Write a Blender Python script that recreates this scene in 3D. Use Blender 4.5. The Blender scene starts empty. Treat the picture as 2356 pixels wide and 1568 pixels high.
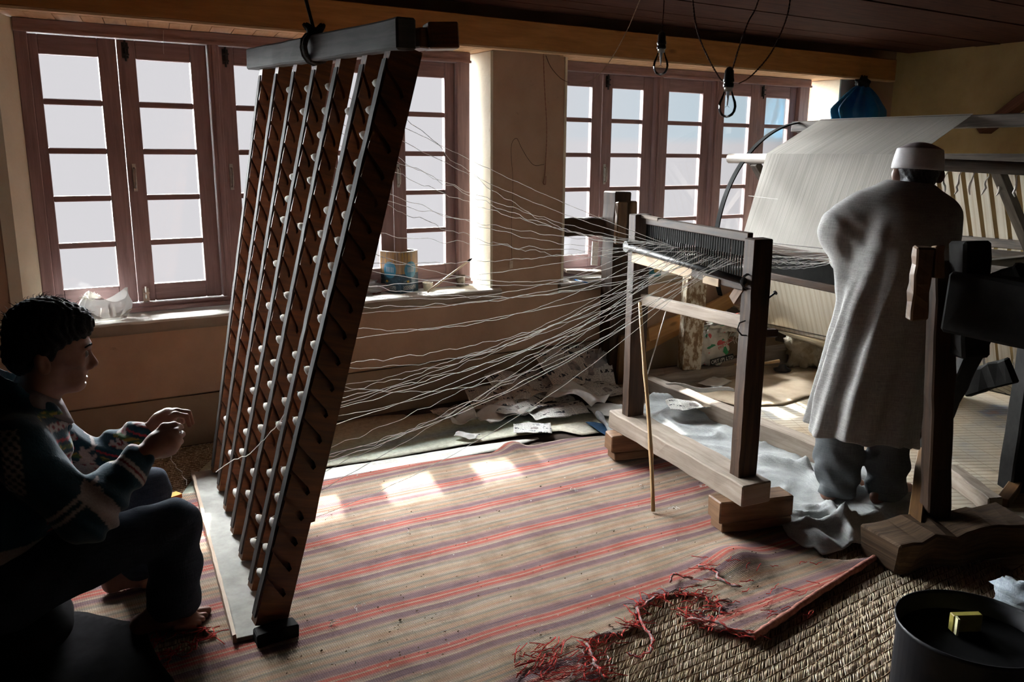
import bpy, bmesh, math, random
import numpy as np
from mathutils import Vector, Matrix, Euler, noise as mnoise
SC = bpy.context.scene
COL = SC.collection
random.seed(7)
PI = math.pi
# ---------------------------------------------------------------- camera
W, H, FPX = 2356, 1568, 1943.32
CAM = Vector((0.0, -4.5, 1.45))
_yaw, _pit, _rol = math.radians(32.1513), math.radians(12.4163), math.radians(0.4257)
FWD = Vector((math.sin(_yaw) * math.cos(_pit), math.cos(_yaw) * math.cos(_pit), -math.sin(_pit)))
_r = Vector((math.cos(_yaw), -math.sin(_yaw), 0))
_u = _r.cross(FWD)
RGT = _r * math.cos(_rol) + _u * math.sin(_rol)
UPV = _u * math.cos(_rol) - _r * math.sin(_rol)
cd = bpy.data.cameras.new('camera')
cd.sensor_width = 36.0
cd.lens = FPX / W * 36.0
cd.clip_start = 0.05
cam = bpy.data.objects.new('camera', cd)
COL.objects.link(cam)
cam.matrix_world = Matrix(((RGT.x, UPV.x, -FWD.x, CAM.x), (RGT.y, UPV.y, -FWD.y, CAM.y), (RGT.z, UPV.z, -FWD.z, CAM.z), (0, 0, 0, 1)))
SC.camera = cam
# ---------------------------------------------------------------- colour management
vs = SC.view_settings
vs.view_transform = 'Standard'
vs.look = 'None'
vs.gamma = 1.0
vs.exposure = 0.0
vs.use_curve_mapping = False
# ---------------------------------------------------------------- hazy daylight outside and added fill lamps
wd = bpy.data.worlds.new('hazy_sky')
SC.world = wd
wd.use_nodes = True
nt = wd.node_tree
nt.nodes.clear()
def wn(t, **k):
    n = nt.nodes.new(t)
    for a, b in k.items(): setattr(n, a, b)
    return n
tc = wn('ShaderNodeTexCoord'); sx = wn('ShaderNodeSeparateXYZ')
nt.links.new(tc.outputs['Generated'], sx.inputs[0])
mz = wn('ShaderNodeMapRange'); mz.inputs[1].default_value = .012; mz.inputs[2].default_value = .022
mx = wn('ShaderNodeMapRange'); mx.inputs[1].default_value = .52; mx.inputs[2].default_value = .74
nt.links.new(sx.outputs['Z'], mz.inputs[0]); nt.links.new(sx.outputs['X'], mx.inputs[0])
mm = wn('ShaderNodeMath', operation='MULTIPLY')
nt.links.new(mz.outputs[0], mm.inputs[0]); nt.links.new(mx.outputs[0], mm.inputs[1])
mc = wn('ShaderNodeMix', data_type='RGBA')
mc.inputs[6].default_value = (.76, .73, .76, 1)      # bright fog
mc.inputs[7].default_value = (.58, .71, .80, 1)      # pale blue sky away from the sun
nt.links.new(mm.outputs[0], mc.inputs[0])
bg = wn('ShaderNodeBackground'); bg.inputs[1].default_value = 1.0
ow = wn('ShaderNodeOutputWorld')
nt.links.new(mc.outputs[2], bg.inputs[0]); nt.links.new(bg.outputs[0], ow.inputs[0])
def sun(name, trav, strength, ang, col):
    l = bpy.data.lights.new(name, 'SUN'); l.energy = strength; l.angle = math.radians(ang); l.color = col
    o = bpy.data.objects.new(name, l); COL.objects.link(o)
    o.rotation_euler = Vector(trav).to_track_quat('-Z', 'Y').to_euler()
    o.location = (1, 3, 4)
    return o
SUN_DISC = 34.0
FILL_LEVEL = 200.0
sun('sun_disc', (-.344, -1.36, -.904), SUN_DISC, 1.1, (1, .96, .88))
sun('haze_fill', (.04, -1.0, -.52), FILL_LEVEL * .56, 64, (.96, .985, 1.0))   # broad unseen lamp, added to fill the room as fog glow
sun('sky_fill', (-.04, -1.0, -2.7), FILL_LEVEL * 1.15, 50, (.93, .97, 1.0))             # second added fill lamp, steep, for the floor near the wall

# ---------------------------------------------------------------- pixel rays onto real planes
def ray(px, py): return FWD + RGT * ((px - W / 2) / FPX) - UPV * ((py - H / 2) / FPX)
def fl(px, py, z=0.0):
    d = ray(px, py); return CAM + d * ((z - CAM.z) / d.z)
def onY(px, py, Y):
    d = ray(px, py); return CAM + d * ((Y - CAM.y) / d.y)
def onX(px, py, X):
    d = ray(px, py); return CAM + d * ((X - CAM.x) / d.x)
def dep(px, py, D): return CAM + ray(px, py) * D
V = Vector
# ---------------------------------------------------------------- mesh building
class MB:
    def __init__(s): s.v = []; s.f = []; s.uv = []
    def add(s, vs_, fs, uvs=None):
        b = len(s.v); s.v += [tuple(p) for p in vs_]
        for i, f in enumerate(fs):
            s.f.append([b + k for k in f]); s.uv.append(uvs[i] if uvs else None)
        return s
    def bar(s, p0, p1, w, h, up=(0, 0, 1), seg=1, jit=0.0, w1=None, h1=None):
        """timber from p0 to p1; w across, h along up; uv follows the grain"""
        p0, p1 = V(p0), V(p1); d = (p1 - p0); L = d.length; d.normalize()
        side = d.cross(V(up)); 
        if side.length < 1e-5: side = d.cross(V((0, 1, 0)))
        side.normalize(); upv = side.cross(d).normalized()
        w1 = w if w1 is None else w1; h1 = h if h1 is None else h1
        vs_ = []; fs = []; uvs = []; ou = random.random() * 9
        for i in range(seg + 1):
            t = i / seg; c = p0 + d * (L * t); ww = w + (w1 - w) * t; hh = h + (h1 - h) * t
            for a, b in ((-1, -1), (1, -1), (1, 1), (-1, 1)):
                j = V((random.uniform(-1, 1), random.uniform(-1, 1), random.uniform(-1, 1))) * jit
                vs_.append(c + side * (a * ww / 2) + upv * (b * hh / 2) + j)
        per = [0, w, w + h, 2 * w + h, 2 * w + 2 * h]
        for i in range(seg):
            for k in range(4):
                k2 = (k + 1) % 4
                fs.append([i * 4 + k, i * 4 + k2, i * 4 + 4 + k2, i * 4 + 4 + k])
                a, b = L * i / seg + ou, L * (i + 1) / seg + ou
                uvs.append([(a, per[k] + ou), (a, per[k + 1] + ou), (b, per[k + 1] + ou), (b, per[k] + ou)])
        n = seg * 4
        fs += [[3, 2, 1, 0], [n, n + 1, n + 2, n + 3]]
        e = [(0, 0), (w, 0), (w, h), (0, h)]
        uvs += [[(a * .2, b) for a, b in reversed(e)], [(a * .2, b) for a, b in e]]
        return s.add(vs_, fs, uvs)
    def box(s, c, sz, rz=0.0):
        c = V(c); i = max(range(3), key=lambda k: sz[k])
        R = Matrix.Rotation(rz, 3, 'Z'); ax = R.col[i].copy()
        if i == 2: return s.bar(c - ax * sz[2] / 2, c + ax * sz[2] / 2, sz[0], sz[1], up=R.col[1])
        if i == 0: return s.bar(c - ax * sz[0] / 2, c + ax * sz[0] / 2, sz[1], sz[2])
        return s.bar(c - ax * sz[1] / 2, c + ax * sz[1] / 2, sz[0], sz[2])
    def tube(s, pts, r, n=6, cap=True):
        pts = [V(p) for p in pts]; m = len(pts)
        rs = r if hasattr(r, '__len__') else [r] * m
        vs_ = []; fs = []; uvs = []; prev = None; L = 0
        ls = [0]
        for i in range(m):
            t = (pts[min(i + 1, m - 1)] - pts[max(i - 1, 0)])
            if t.length < 1e-9: t = V((0, 0, 1))
            t.normalize()
            if prev is None:
                a = t.cross(V((0, 0, 1)));
                if a.length < 1e-3: a = t.cross(V((1, 0, 0)))
            else: a = prev - t * prev.dot(t)
            a.normalize(); prev = a; b = t.cross(a)
            for k in range(n):
                th = 2 * PI * k / n
                vs_.append(pts[i] + a * (rs[i] * math.cos(th)) + b * (rs[i] * math.sin(th)))
            if i: L += (pts[i] - pts[i - 1]).length; ls.append(L)
        for i in range(m - 1):
            for k in range(n):
                k2 = (k + 1) % n
                fs.append([i * n + k, i * n + k2, i * n + n + k2, i * n + n + k])
                q = 6.28 * rs[i] / n
                uvs.append([(ls[i], k * q), (ls[i], (k + 1) * q), (ls[i + 1], (k + 1) * q), (ls[i + 1], k * q)])
        if cap:
            fs += [list(range(n - 1, -1, -1)), list(range((m - 1) * n, m * n))]; uvs += [None, None]
        return s.add(vs_, fs, uvs)
    def lathe(s, prof, n=20, o=(0, 0, 0), axis=(0, 0, 1), cap=True):
        """prof: (radius, height) pairs along axis"""
        o = V(o); q = V((0, 0, 1)).rotation_difference(V(axis).normalized())
        vs_ = [o + q @ V((r * math.cos(2 * PI * k / n), r * math.sin(2 * PI * k / n), z)) for r, z in prof for k in range(n)]
        fs = []; m = len(prof); uvs = []
        for i in range(m - 1):
            for k in range(n):
                k2 = (k + 1) % n
                fs.append([i * n + k, i * n + k2, i * n + n + k2, i * n + n + k])
                uvs.append([(k / n, prof[i][1]), ((k + 1) / n, prof[i][1]), ((k + 1) / n, prof[i + 1][1]), (k / n, prof[i + 1][1])])
        if cap:
            fs += [list(range(n - 1, -1, -1)), list(range((m - 1) * n, m * n))]; uvs += [None, None]
        return s.add(vs_, fs, uvs)
    def grid(s, nu, nv, fn):
        """surface from fn(u,v) with u,v in 0..1; uv = u,v"""
        vs_ = [fn(i / nu, j / nv) for j in range(nv + 1) for i in range(nu + 1)]
        fs = []; uvs = []
        for j in range(nv):
            for i in range(nu):
                a = j * (nu + 1) + i
                fs.append([a, a + 1, a + nu + 2, a + nu + 1])
                uvs.append([(i / nu, j / nv), ((i + 1) / nu, j / nv), ((i + 1) / nu, (j + 1) / nv), (i / nu, (j + 1) / nv)])
        return s.add(vs_, fs, uvs)
    def prism(s, poly, n, th):
        """polygon (list of points in space) extruded by th along n"""
        n = V(n).normalized(); m = len(poly); P = [V(p) for p in poly]
        vs_ = P + [p + n * th for p in P]
        ax = (P[1] - P[0]).normalized(); ay = n.cross(ax)
        pu = [((p - P[0]).dot(ax), (p - P[0]).dot(ay)) for p in P]
        fs = [list(range(m - 1, -1, -1)), list(range(m, 2 * m))]; uvs = [pu[::-1], pu]
        for k in range(m):
            k2 = (k + 1) % m
            fs.append([k, k2, m + k2, m + k]); uvs.append([pu[k], pu[k2], (pu[k2][0], pu[k2][1] + th), (pu[k][0], pu[k][1] + th)])
        return s.add(vs_, fs, uvs)
def origin(p):
    o = V((0, 0, 0))
    while p is not None: o += p.location; p = p.parent
    return o
def mesh_of(mb, name, off, smooth=False, bevel=0.0, bseg=1):
    me = bpy.data.meshes.new(name)
    me.from_pydata([(a - off.x, b - off.y, c - off.z) for a, b, c in mb.v], [], mb.f)
    uvl = me.uv_layers.new(name='UVMap')
    flat = []
    for f, u in zip(mb.f, mb.uv):
        if u is None: flat += [0.0, 0.0] * len(f)
        else:
            for a in u: flat += [a[0], a[1]]
    uvl.data.foreach_set('uv', flat)
    if bevel > 0:
        bm = bmesh.new(); bm.from_mesh(me)
        es = [e for e in bm.edges if len(e.link_faces) == 2 and e.calc_face_angle(0) > .6]
        bmesh.ops.bevel(bm, geom=es, offset=bevel, segments=bseg, affect='EDGES', clamp_overlap=True)
        bm.to_mesh(me); bm.free()
    if smooth: me.polygons.foreach_set('use_smooth', [True] * len(me.polygons))
    me.update()
    return me
def obj(name, mb, m, parent=None, smooth=False, bevel=0.0, loc=None, bseg=1, solid=0.0):
    """one mesh object; vertices given in world space"""
    if parent is not None: off = origin(parent)
    else: off = V(loc) if loc is not None else V((0, 0, 0))
    me = mb if isinstance(mb, bpy.types.Mesh) else mesh_of(mb, name, off, smooth, bevel, bseg)
    if m is not None and not len(me.materials): me.materials.append(m)
    o = bpy.data.objects.new(name, me); COL.objects.link(o)
    if parent is not None: o.parent = parent
    elif loc is not None: o.location = V(loc)
    if solid:
        md = o.modifiers.new('thickness', 'SOLIDIFY'); md.thickness = solid; md.offset = 0
    return o
def tag(o, label=None, cat=None, group=None, kind=None):
    if label: o['label'] = label
    if cat: o['category'] = cat
    if group: o['group'] = group
    if kind: o['kind'] = kind
    return o
def thing(name, label, cat, loc=(0, 0, 0), group=None, kind=None):
    o = bpy.data.objects.new(name, None); COL.objects.link(o); o.location = V(loc); o.empty_display_size = .05
    return tag(o, label, cat, group, kind)
_O1 = 'zeroth first second third fourth fifth sixth seventh eighth ninth tenth eleventh twelfth thirteenth fourteenth fifteenth sixteenth seventeenth eighteenth nineteenth twentieth'.split()
_T = {2: 'twenty', 3: 'thirty', 4: 'forty'}
def ordw(n):
    if n <= 20: return _O1[n]
    t, u = divmod(n, 10); return {30: 'thirtieth', 40: 'fortieth'}.get(n) or _T[t] + '-' + _O1[u]
def plabel(o, l): o['label'] = l; return o
# ---------------------------------------------------------------- implicit surfaces (bodies, bags)
def sd_cap(P, a, b, ra, rb):
    a = np.array(a, float); b = np.array(b, float); ab = b - a
    t = np.clip(((P - a) @ ab) / max(ab @ ab, 1e-9), 0, 1)
    q = P - a - t[..., None] * ab
    return np.sqrt((q * q).sum(-1)) - (ra + (rb - ra) * t)
def sd_ell(P, c, r, rot=None):
    q = P - np.array(c, float)
    if rot is not None: q = q @ np.array(Euler(rot).to_matrix(), float)
    r = np.array(r, float)
    k0 = np.sqrt(((q / r) ** 2).sum(-1)); k1 = np.sqrt(((q / r ** 2) ** 2).sum(-1)) + 1e-9
    return k0 * (k0 - 1) / k1
def smin(a, b, k):
    h = np.clip(.5 + .5 * (b - a) / k, 0, 1)
    return b + (a - b) * h - k * h * (1 - h)
def smax(a, b, k): return -smin(-a, -b, k)
def nets(fn, lo, hi, h):
    lo = np.array(lo, float); n = np.ceil((np.array(hi, float) - lo) / h).astype(int) + 1
    ax = [lo[i] + h * np.arange(n[i]) for i in range(3)]
    F = np.empty(tuple(n), np.float32)
    for i in range(n[0]):
        Y, Z = np.meshgrid(ax[1], ax[2], indexing='ij')
        P = np.stack([np.full_like(Y, ax[0][i]), Y, Z], -1)
        F[i] = fn(P)
    c = tuple(n - 1); S = np.zeros(c + (3,), np.float32); C = np.zeros(c, np.int16)
    for a in range(3):
        b, d = [k for k in range(3) if k != a]
        for ob in (0, 1):
            for od in (0, 1):
                sl = [None] * 3; s2 = [None] * 3
                sl[a] = slice(0, n[a] - 1); s2[a] = slice(1, n[a])
                for k, o_ in ((b, ob), (d, od)): sl[k] = s2[k] = slice(o_, o_ + n[k] - 1)
                f0, f1 = F[tuple(sl)], F[tuple(s2)]
                m = (f0 < 0) != (f1 < 0)
                t = np.where(m, f0 / np.where(m, f0 - f1, 1), 0)
                S[..., a] += t; S[..., b] += m * ob; S[..., d] += m * od; C += m
    act = C > 0; idx = -np.ones(c, int); idx[act] = np.arange(act.sum())
    ijk = np.argwhere(act)
    vv = lo + h * (ijk + S[act] / C[act][:, None])
    quads = []
    for a in range(3):
        b, d = (a + 1) % 3, (a + 2) % 3
        s0 = [slice(None)] * 3; s1 = [slice(None)] * 3
        s0[a] = slice(0, n[a] - 1); s1[a] = slice(1, n[a])
        i0 = F[tuple(s0)] < 0; i1 = F[tuple(s1)] < 0
        e = np.argwhere(i0 != i1)
        e = e[(e[:, b] > 0) & (e[:, d] > 0) & (e[:, b] < n[b] - 1) & (e[:, d] < n[d] - 1)]
        if not len(e): continue
        def cell(db, dd):
            q = e.copy(); q[:, b] += db; q[:, d] += dd; return idx[q[:, 0], q[:, 1], q[:, 2]]
        q = np.stack([cell(-1, -1), cell(0, -1), cell(0, 0), cell(-1, 0)], 1)
        fl_ = ~i0[e[:, 0], e[:, 1], e[:, 2]]
        q[fl_] = q[fl_][:, ::-1]
        quads.append(q)
    q = np.concatenate(quads)
    mb = MB(); mb.v = [tuple(p) for p in vv.tolist()]; mb.f = q.tolist(); mb.uv = [None] * len(mb.f)
    return mb
def vnoise(P, sc, seed=0):
    """cheap smooth pseudo noise from sines, vectorised"""
    x, y, z = P[..., 0] * sc + seed * 1.7, P[..., 1] * sc + seed * 2.3, P[..., 2] * sc + seed * .9
    return (np.sin(x + 1.3 * np.sin(y * 1.1 + z * .7)) + np.sin(y * 1.3 + 1.2 * np.sin(z * 1.2 + x * .6)) + np.sin(z * 1.15 + 1.1 * np.sin(x * 1.4 + y * .5))) / 3
# ---------------------------------------------------------------- materials
class N:
    def __init__(s, name):
        s.m = bpy.data.materials.new(name); s.m.use_nodes = True; s.t = s.m.node_tree; s.t.nodes.clear()
        s.out = s.n('ShaderNodeOutputMaterial')
    def n(s, t, **k):
        x = s.t.nodes.new(t)
        for a, b in k.items(): setattr(x, a, b)
        return x
    def l(s, a, b): s.t.links.new(a, b); return b
    def coord(s, kind='Object', scale=(1, 1, 1), rot=(0, 0, 0)):
        c = s.n('ShaderNodeTexCoord'); m = s.n('ShaderNodeMapping'); m.inputs['Scale'].default_value = scale; m.inputs['Rotation'].default_value = rot
        s.l(c.outputs[kind], m.inputs[0]); return m.outputs[0]
    def noise(s, vec, scale, detail=4, rough=.6, dist=0):
        x = s.n('ShaderNodeTexNoise'); x.inputs['Scale'].default_value = scale; x.inputs['Detail'].default_value = detail
        x.inputs['Roughness'].default_value = rough; x.inputs['Distortion'].default_value = dist
        s.l(vec, x.inputs['Vector']); return x.outputs['Fac']
    def ramp(s, fac, stops, interp='LINEAR'):
        r = s.n('ShaderNodeValToRGB'); r.color_ramp.interpolation = interp; e = r.color_ramp.elements
        while len(e) > 1: e.remove(e[-1])
        e[0].position = stops[0][0]; e[0].color = tuple(stops[0][1]) + (1,)
        for p, c in stops[1:]:
            q = e.new(p); q.color = tuple(c) + (1,)
        s.l(fac, r.inputs[0]); return r.outputs[0]
    def mix(s, fac, a, b, mode='MIX'):
        x = s.n('ShaderNodeMix', data_type='RGBA', blend_type=mode)
        for i, q in ((0, fac), (6, a), (7, b)):
            if hasattr(q, 'is_output'): s.l(q, x.inputs[i])
            elif i == 0: x.inputs[0].default_value = q
            else: x.inputs[i].default_value = tuple(q) + (1,)
        return x.outputs[2]
    def math(s, op, a, b=0.0, c=None):
        x = s.n('ShaderNodeMath', operation=op)
        for i, q in enumerate((a, b, c)):
            if q is None: continue
            if hasattr(q, 'is_output'): s.l(q, x.inputs[i])
            else: x.inputs[i].default_value = q
        return x.outputs[0]
    def sep(s, vec):
        x = s.n('ShaderNodeSeparateXYZ'); s.l(vec, x.inputs[0]); return x.outputs
    def bump(s, h, strength=.3, dist=.01):
        b = s.n('ShaderNodeBump'); b.inputs['Strength'].default_value = strength; b.inputs['Distance'].default_value = dist
        s.l(h, b.inputs['Height']); return b.outputs[0]
    def bsdf(s, col, rough=.7, spec=.3, metal=0, normal=None, trans=0.0, sheen=0, link=True):
        p = s.n('ShaderNodeBsdfPrincipled')
        if hasattr(col, 'is_output'): s.l(col, p.inputs['Base Color'])
        else: p.inputs['Base Color'].default_value = tuple(col) + (1,)
        if hasattr(rough, 'is_output'): s.l(rough, p.inputs['Roughness'])
        else: p.inputs['Roughness'].default_value = rough
        p.inputs['Specular IOR Level'].default_value = spec; p.inputs['Metallic'].default_value = metal
        p.inputs['Transmission Weight'].default_value = trans
        if sheen: p.inputs['Sheen Weight'].default_value = sheen
        if normal is not None: s.l(normal, p.inputs['Normal'])
        if link: s.l(p.outputs[0], s.out.inputs[0])
        return p
def wood(name, dark, light, rough=.65, grain=1.0, spec=.3, knots=True, bump=.25):
    k = N(name); uv = k.coord('UV', (2.2, 38 * grain, 1)); g = k.noise(uv, 1.6, 5, .65, .4)
    uv2 = k.coord('UV', (3.0, 6, 1)); b = k.noise(uv2, 1.5, 3, .5)
    f = k.math('ADD', k.math('MULTIPLY', g, .7), k.math('MULTIPLY', b, .3))
    c = k.ramp(f, [(.32, dark), (.66, light)])
    if knots:
        vo = k.n('ShaderNodeTexVoronoi'); vo.inputs['Scale'].default_value = 1.0
        k.l(k.coord('UV', (2.6, 7, 1)), vo.inputs['Vector'])
        kn = k.ramp(vo.outputs['Distance'], [(.05, (1, 1, 1)), (.12, (0, 0, 0))])
        c = k.mix(k.math('MULTIPLY', kn, .6), c, tuple(x * .35 for x in dark))
    k.bsdf(c, rough, spec, normal=k.bump(g, bump, .004)); return k.m
def plain(name, c, rough=.6, spec=.3, metal=0, var=.25, sc=25, bump=.15, sheen=0):
    k = N(name); v = k.coord(); f = k.noise(v, sc, 4, .6)
    col = k.ramp(f, [(.3, tuple(max(0, x * (1 - var)) for x in c)), (.7, tuple(min(1, x * (1 + var)) for x in c))])
    k.bsdf(col, rough, spec, metal, normal=k.bump(f, bump, .004), sheen=sheen); return k.m
def fabric(name, c1, c2, wsc=420, rough=.95, bump=.5):
    k = N(name); n1 = k.noise(k.coord('Object', (wsc * .5, wsc * .5, wsc * .035)), 1, 3, .6); n2 = k.noise(k.coord('Object', (wsc * .035, wsc * .035, wsc * .5)), 1, 3, .6)
    n = k.noise(k.coord(), 14, 4, .6); h = k.math('ADD', n1, n2)
    f = k.math('ADD', k.math('MULTIPLY', h, .38), k.math('MULTIPLY', n, .24))
    k.bsdf(k.ramp(f, [(.36, c1), (.64, c2)]), rough, .1, normal=k.bump(h, bump, .002)); return k.m
# ---------------------------------------------------------------- materials of the room
def mk_plaster(name, a, b, c):
    k = N(name); v = k.coord(); n1 = k.noise(v, 2.2, 5, .62); n2 = k.noise(v, 30, 4, .6); n3 = k.noise(v, 7, 6, .7)
    col = k.ramp(n1, [(.3, a), (.55, b), (.75, c)])
    st = k.ramp(n3, [(.66, (0, 0, 0)), (.72, (1, 1, 1))])
    col = k.mix(k.math('MULTIPLY', st, .35), col, tuple(x * .45 for x in a))
    k.bsdf(col, .9, .15, normal=k.bump(k.math('ADD', n2, n3), .25, .006)); return k.m
M_wall = mk_plaster('ochre_plaster', (.37, .235, .155), (.46, .30, .20), (.50, .345, .24))
M_walldado = mk_plaster('dirty_lower_plaster', (.25, .17, .11), (.31, .22, .145), (.36, .26, .18))
M_wallright = mk_plaster('yellow_plaster', (.42, .30, .14), (.55, .41, .20), (.62, .48, .26))
M_reveal = mk_plaster('cream_limewash', (.70, .62, .45), (.80, .74, .58), (.85, .80, .66))
M_sill = mk_plaster('whitewashed_sill', (.62, .60, .54), (.74, .72, .66), (.80, .79, .74))
M_silledge = mk_plaster('worn_sill_edge', (.22, .17, .13), (.30, .24, .18), (.36, .30, .24))
M_frame = wood('mauve_stained_window_wood', (.19, .115, .11), (.36, .225, .215), .5, .8, .35, knots=False)
M_muntin = wood('dark_muntin_wood', (.16, .09, .085), (.29, .17, .16), .55, .8, .35, knots=False)
M_beam = wood('varnished_pine_beam', (.30, .12, .032), (.50, .22, .062), .45, .6, .4)
M_soffit = wood('pale_pine_board', (.60, .36, .18), (.80, .55, .32), .6, .6, .3)
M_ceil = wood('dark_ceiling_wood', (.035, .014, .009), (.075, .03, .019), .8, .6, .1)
M_floor = plain('bare_floor_boards', (.07, .05, .04), .9, .1, var=.4, sc=6)
M_black = plain('soot_black', (.013, .012, .011), .85, .12)
M_iron = plain('dark_iron', (.028, .027, .027), .5, .4, .15, sc=60)
M_steel = plain('worn_steel', (.45, .42, .38), .35, .5, .9, sc=60)
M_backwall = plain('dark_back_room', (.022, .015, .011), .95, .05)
k = N('window_glass'); g = k.n('ShaderNodeBsdfGlossy'); g.inputs['Roughness'].default_value = .03
t = k.n('ShaderNodeBsdfTransparent'); t.inputs[0].default_value = (.97, .98, .98, 1); mxs = k.n('ShaderNodeMixShader'); fr = k.n('ShaderNodeFresnel'); fr.inputs[0].default_value = 1.3
k.l(fr.outputs[0], mxs.inputs[0]); k.l(t.outputs[0], mxs.inputs[1]); k.l(g.outputs[0], mxs.inputs[2]); k.l(mxs.outputs[0], k.out.inputs[0])
M_glass = k.m
# ---------------------------------------------------------------- room shell
XL, XR, YB, YW, ZC = -1.9, 6.25, -6.6, -.2, 2.22
WIN = [(.10, 2.555, .665, 2.02), (3.065, 5.60, .665, 2.02)]
def struct(name, mb, m, **k): return tag(obj(name, mb, m, **k), kind='structure')
struct('floor', MB().box(((XL + XR) / 2, (YB + .3) / 2, -.05), (XR - XL, -YB + .3, .1)), M_floor)
# the window wall is built of blocks round the two openings (thickness .32)
wb = MB(); YO = .16
def blk(mb, x0, x1, z0, z1, y0=YW, y1=YO): mb.box(((x0 + x1) / 2, (y0 + y1) / 2, (z0 + z1) / 2), (x1 - x0, y1 - y0, z1 - z0))
DZ = .27
xs = [XL - .2, WIN[0][0], WIN[0][1], WIN[1][0], WIN[1][1], XR + .2]
wall = thing('wall_window', None, None, kind='structure'); 
for i in (0, 2, 4):
    blk(wb, xs[i], xs[i + 1], DZ, 2.45)
for i in (1, 3):
    blk(wb, xs[i], xs[i + 1], DZ, .60); blk(wb, xs[i], xs[i + 1], 2.03, 2.45)
obj('plaster_face', wb, M_wall, wall)
wb = MB(); blk(wb, xs[0], xs[5], -.1, DZ - .012, YW + .012); blk(wb, xs[0], xs[5], DZ - .012, DZ, YW + .03)
obj('dado', wb, M_walldado, wall)
# limewashed reveals: left one splayed, the others square
for (x0, x1, z0, z1) in WIN:
    for s, x in ((-1, x0), (1, x1)):
        r = MB()
        if s < 0 and x0 < 1:
            r.prism([(x0 - .02, YW - .004, z0), (x0 + .03, YW - .004, z0), (x0 + .135, .0, z0), (x0 - .02, .0, z0)], (0, 0, 1), z1 - z0)
        else:
            r.box((x - s * .004, (YW - .006 + .05) / 2, (z0 + z1) / 2), (.016, .05 - YW + .006, z1 - z0))
        obj('limewashed_reveal', r, M_reveal, wall)
struct('wall_right', MB().box((XR + .1, (YB + 0) / 2, 1.2), (.2, -YB + .4, 2.6)), M_wallright)
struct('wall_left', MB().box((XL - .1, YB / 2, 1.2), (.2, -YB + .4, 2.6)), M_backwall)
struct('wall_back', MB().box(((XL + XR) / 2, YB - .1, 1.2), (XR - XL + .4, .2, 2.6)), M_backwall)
# ceiling of dark boards
ce = thing('ceiling', None, None, kind='structure')
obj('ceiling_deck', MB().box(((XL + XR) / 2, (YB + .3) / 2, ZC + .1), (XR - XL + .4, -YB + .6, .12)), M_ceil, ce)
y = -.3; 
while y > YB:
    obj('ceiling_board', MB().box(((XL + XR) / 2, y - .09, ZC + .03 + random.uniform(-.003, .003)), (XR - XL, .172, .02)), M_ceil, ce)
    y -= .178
# wall-plate beam along the window wall, with a thin bead along its foot
bt = thing('trim_1', None, None, kind='structure')
obj('beam', MB().bar((XL, -.305, 2.098), (6.02, -.305, 2.098), .13, .150, seg=40, jit=.0012), M_beam, bt, bevel=.004)
obj('bead', MB().bar((XL, -.345, 2.017), (6.02, -.345, 2.017), .05, .010), M_soffit, bt)
# soffit boards over the window recesses
so = thing('trim_2', None, None, kind='structure')
for (x0, x1, z0, z1) in WIN:
    x = x0 - .02
    while x < x1:
        w_ = random.uniform(.088, .112)
        obj('soffit_board', MB().bar((x + w_ / 2 + .03, .1, 2.032 + random.uniform(-.002, .002)), (x + w_ / 2 - .03, -.25, 2.028), w_ - .005, .016), M_soffit, so)
        x += w_
# unseen boards added outside, above the line of sight, shades all but the lowest panes from the sun
ev = thing('trim_3', None, None, kind='structure')
for q in range(4):
    obj('blocker_board', MB().bar((-3.2, 5.0, 4.43 + q * .232), (13.2, 5.0, 4.43 + q * .232), .04, .228), M_ceil, ev)
for x in (-3.2, 13.2):
    obj('blocker_post', MB().bar((x, 5.0, -1.0), (x, 5.0, 5.3), .16, .16, up=(0, 1, 0)), M_ceil, ev)
# concrete sills
for i, (x0, x1, z0, z1) in enumerate(WIN):
    sl = thing('trim_%d' % (4 + i), None, None, kind='structure')
    random.seed(20 + i)
    zt = .672
    xa, xb = x0 + (.01 if i == 0 else -.03), x1 + (.05 if i == 0 else .02)
    def edge(u, v):
        X = xa + (xb - xa) * u
        nz = mnoise.noise(V((X * 9, v * 3, i))) * .006
        prof = [(.04, zt + .006), (-.12, zt + .003), (YW - .022, zt), (YW - .036, zt - .006), (YW - .040, zt - .016)]
        t = v * 4; a = int(min(t, 3)); q = t - a
        y_ = prof[a][0] * (1 - q) + prof[a + 1][0] * q; z_ = prof[a][1] * (1 - q) + prof[a + 1][1] * q
        return V((X, y_ + (nz if v > .5 else 0), z_ + nz * .5))
    obj('sill_top', MB().grid(120, 8, edge), M_sill, sl, smooth=True)
    def face(u, v):
        X = xa + (xb - xa) * u; nz = mnoise.noise(V((X * 7, v * 2, i + 5))) * .007
        prof = [(YW - .039, zt - .014), (YW - .036, zt - .045), (YW - .02, zt - .066), (YW + .01, zt - .07)]
        t = v * 3; a = int(min(t, 2)); q = t - a
        return V((X, prof[a][0] * (1 - q) + prof[a + 1][0] * q + nz, prof[a][1] * (1 - q) + prof[a + 1][1] * q + nz * .4))
    obj('sill_edge', MB().grid(120, 6, face), M_silledge, sl, smooth=True)
    obj('sill_core', MB().box(((xa + xb) / 2, -.09, zt - .04), (xb - xa - .01, .24, .06)), M_silledge, sl)
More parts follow.
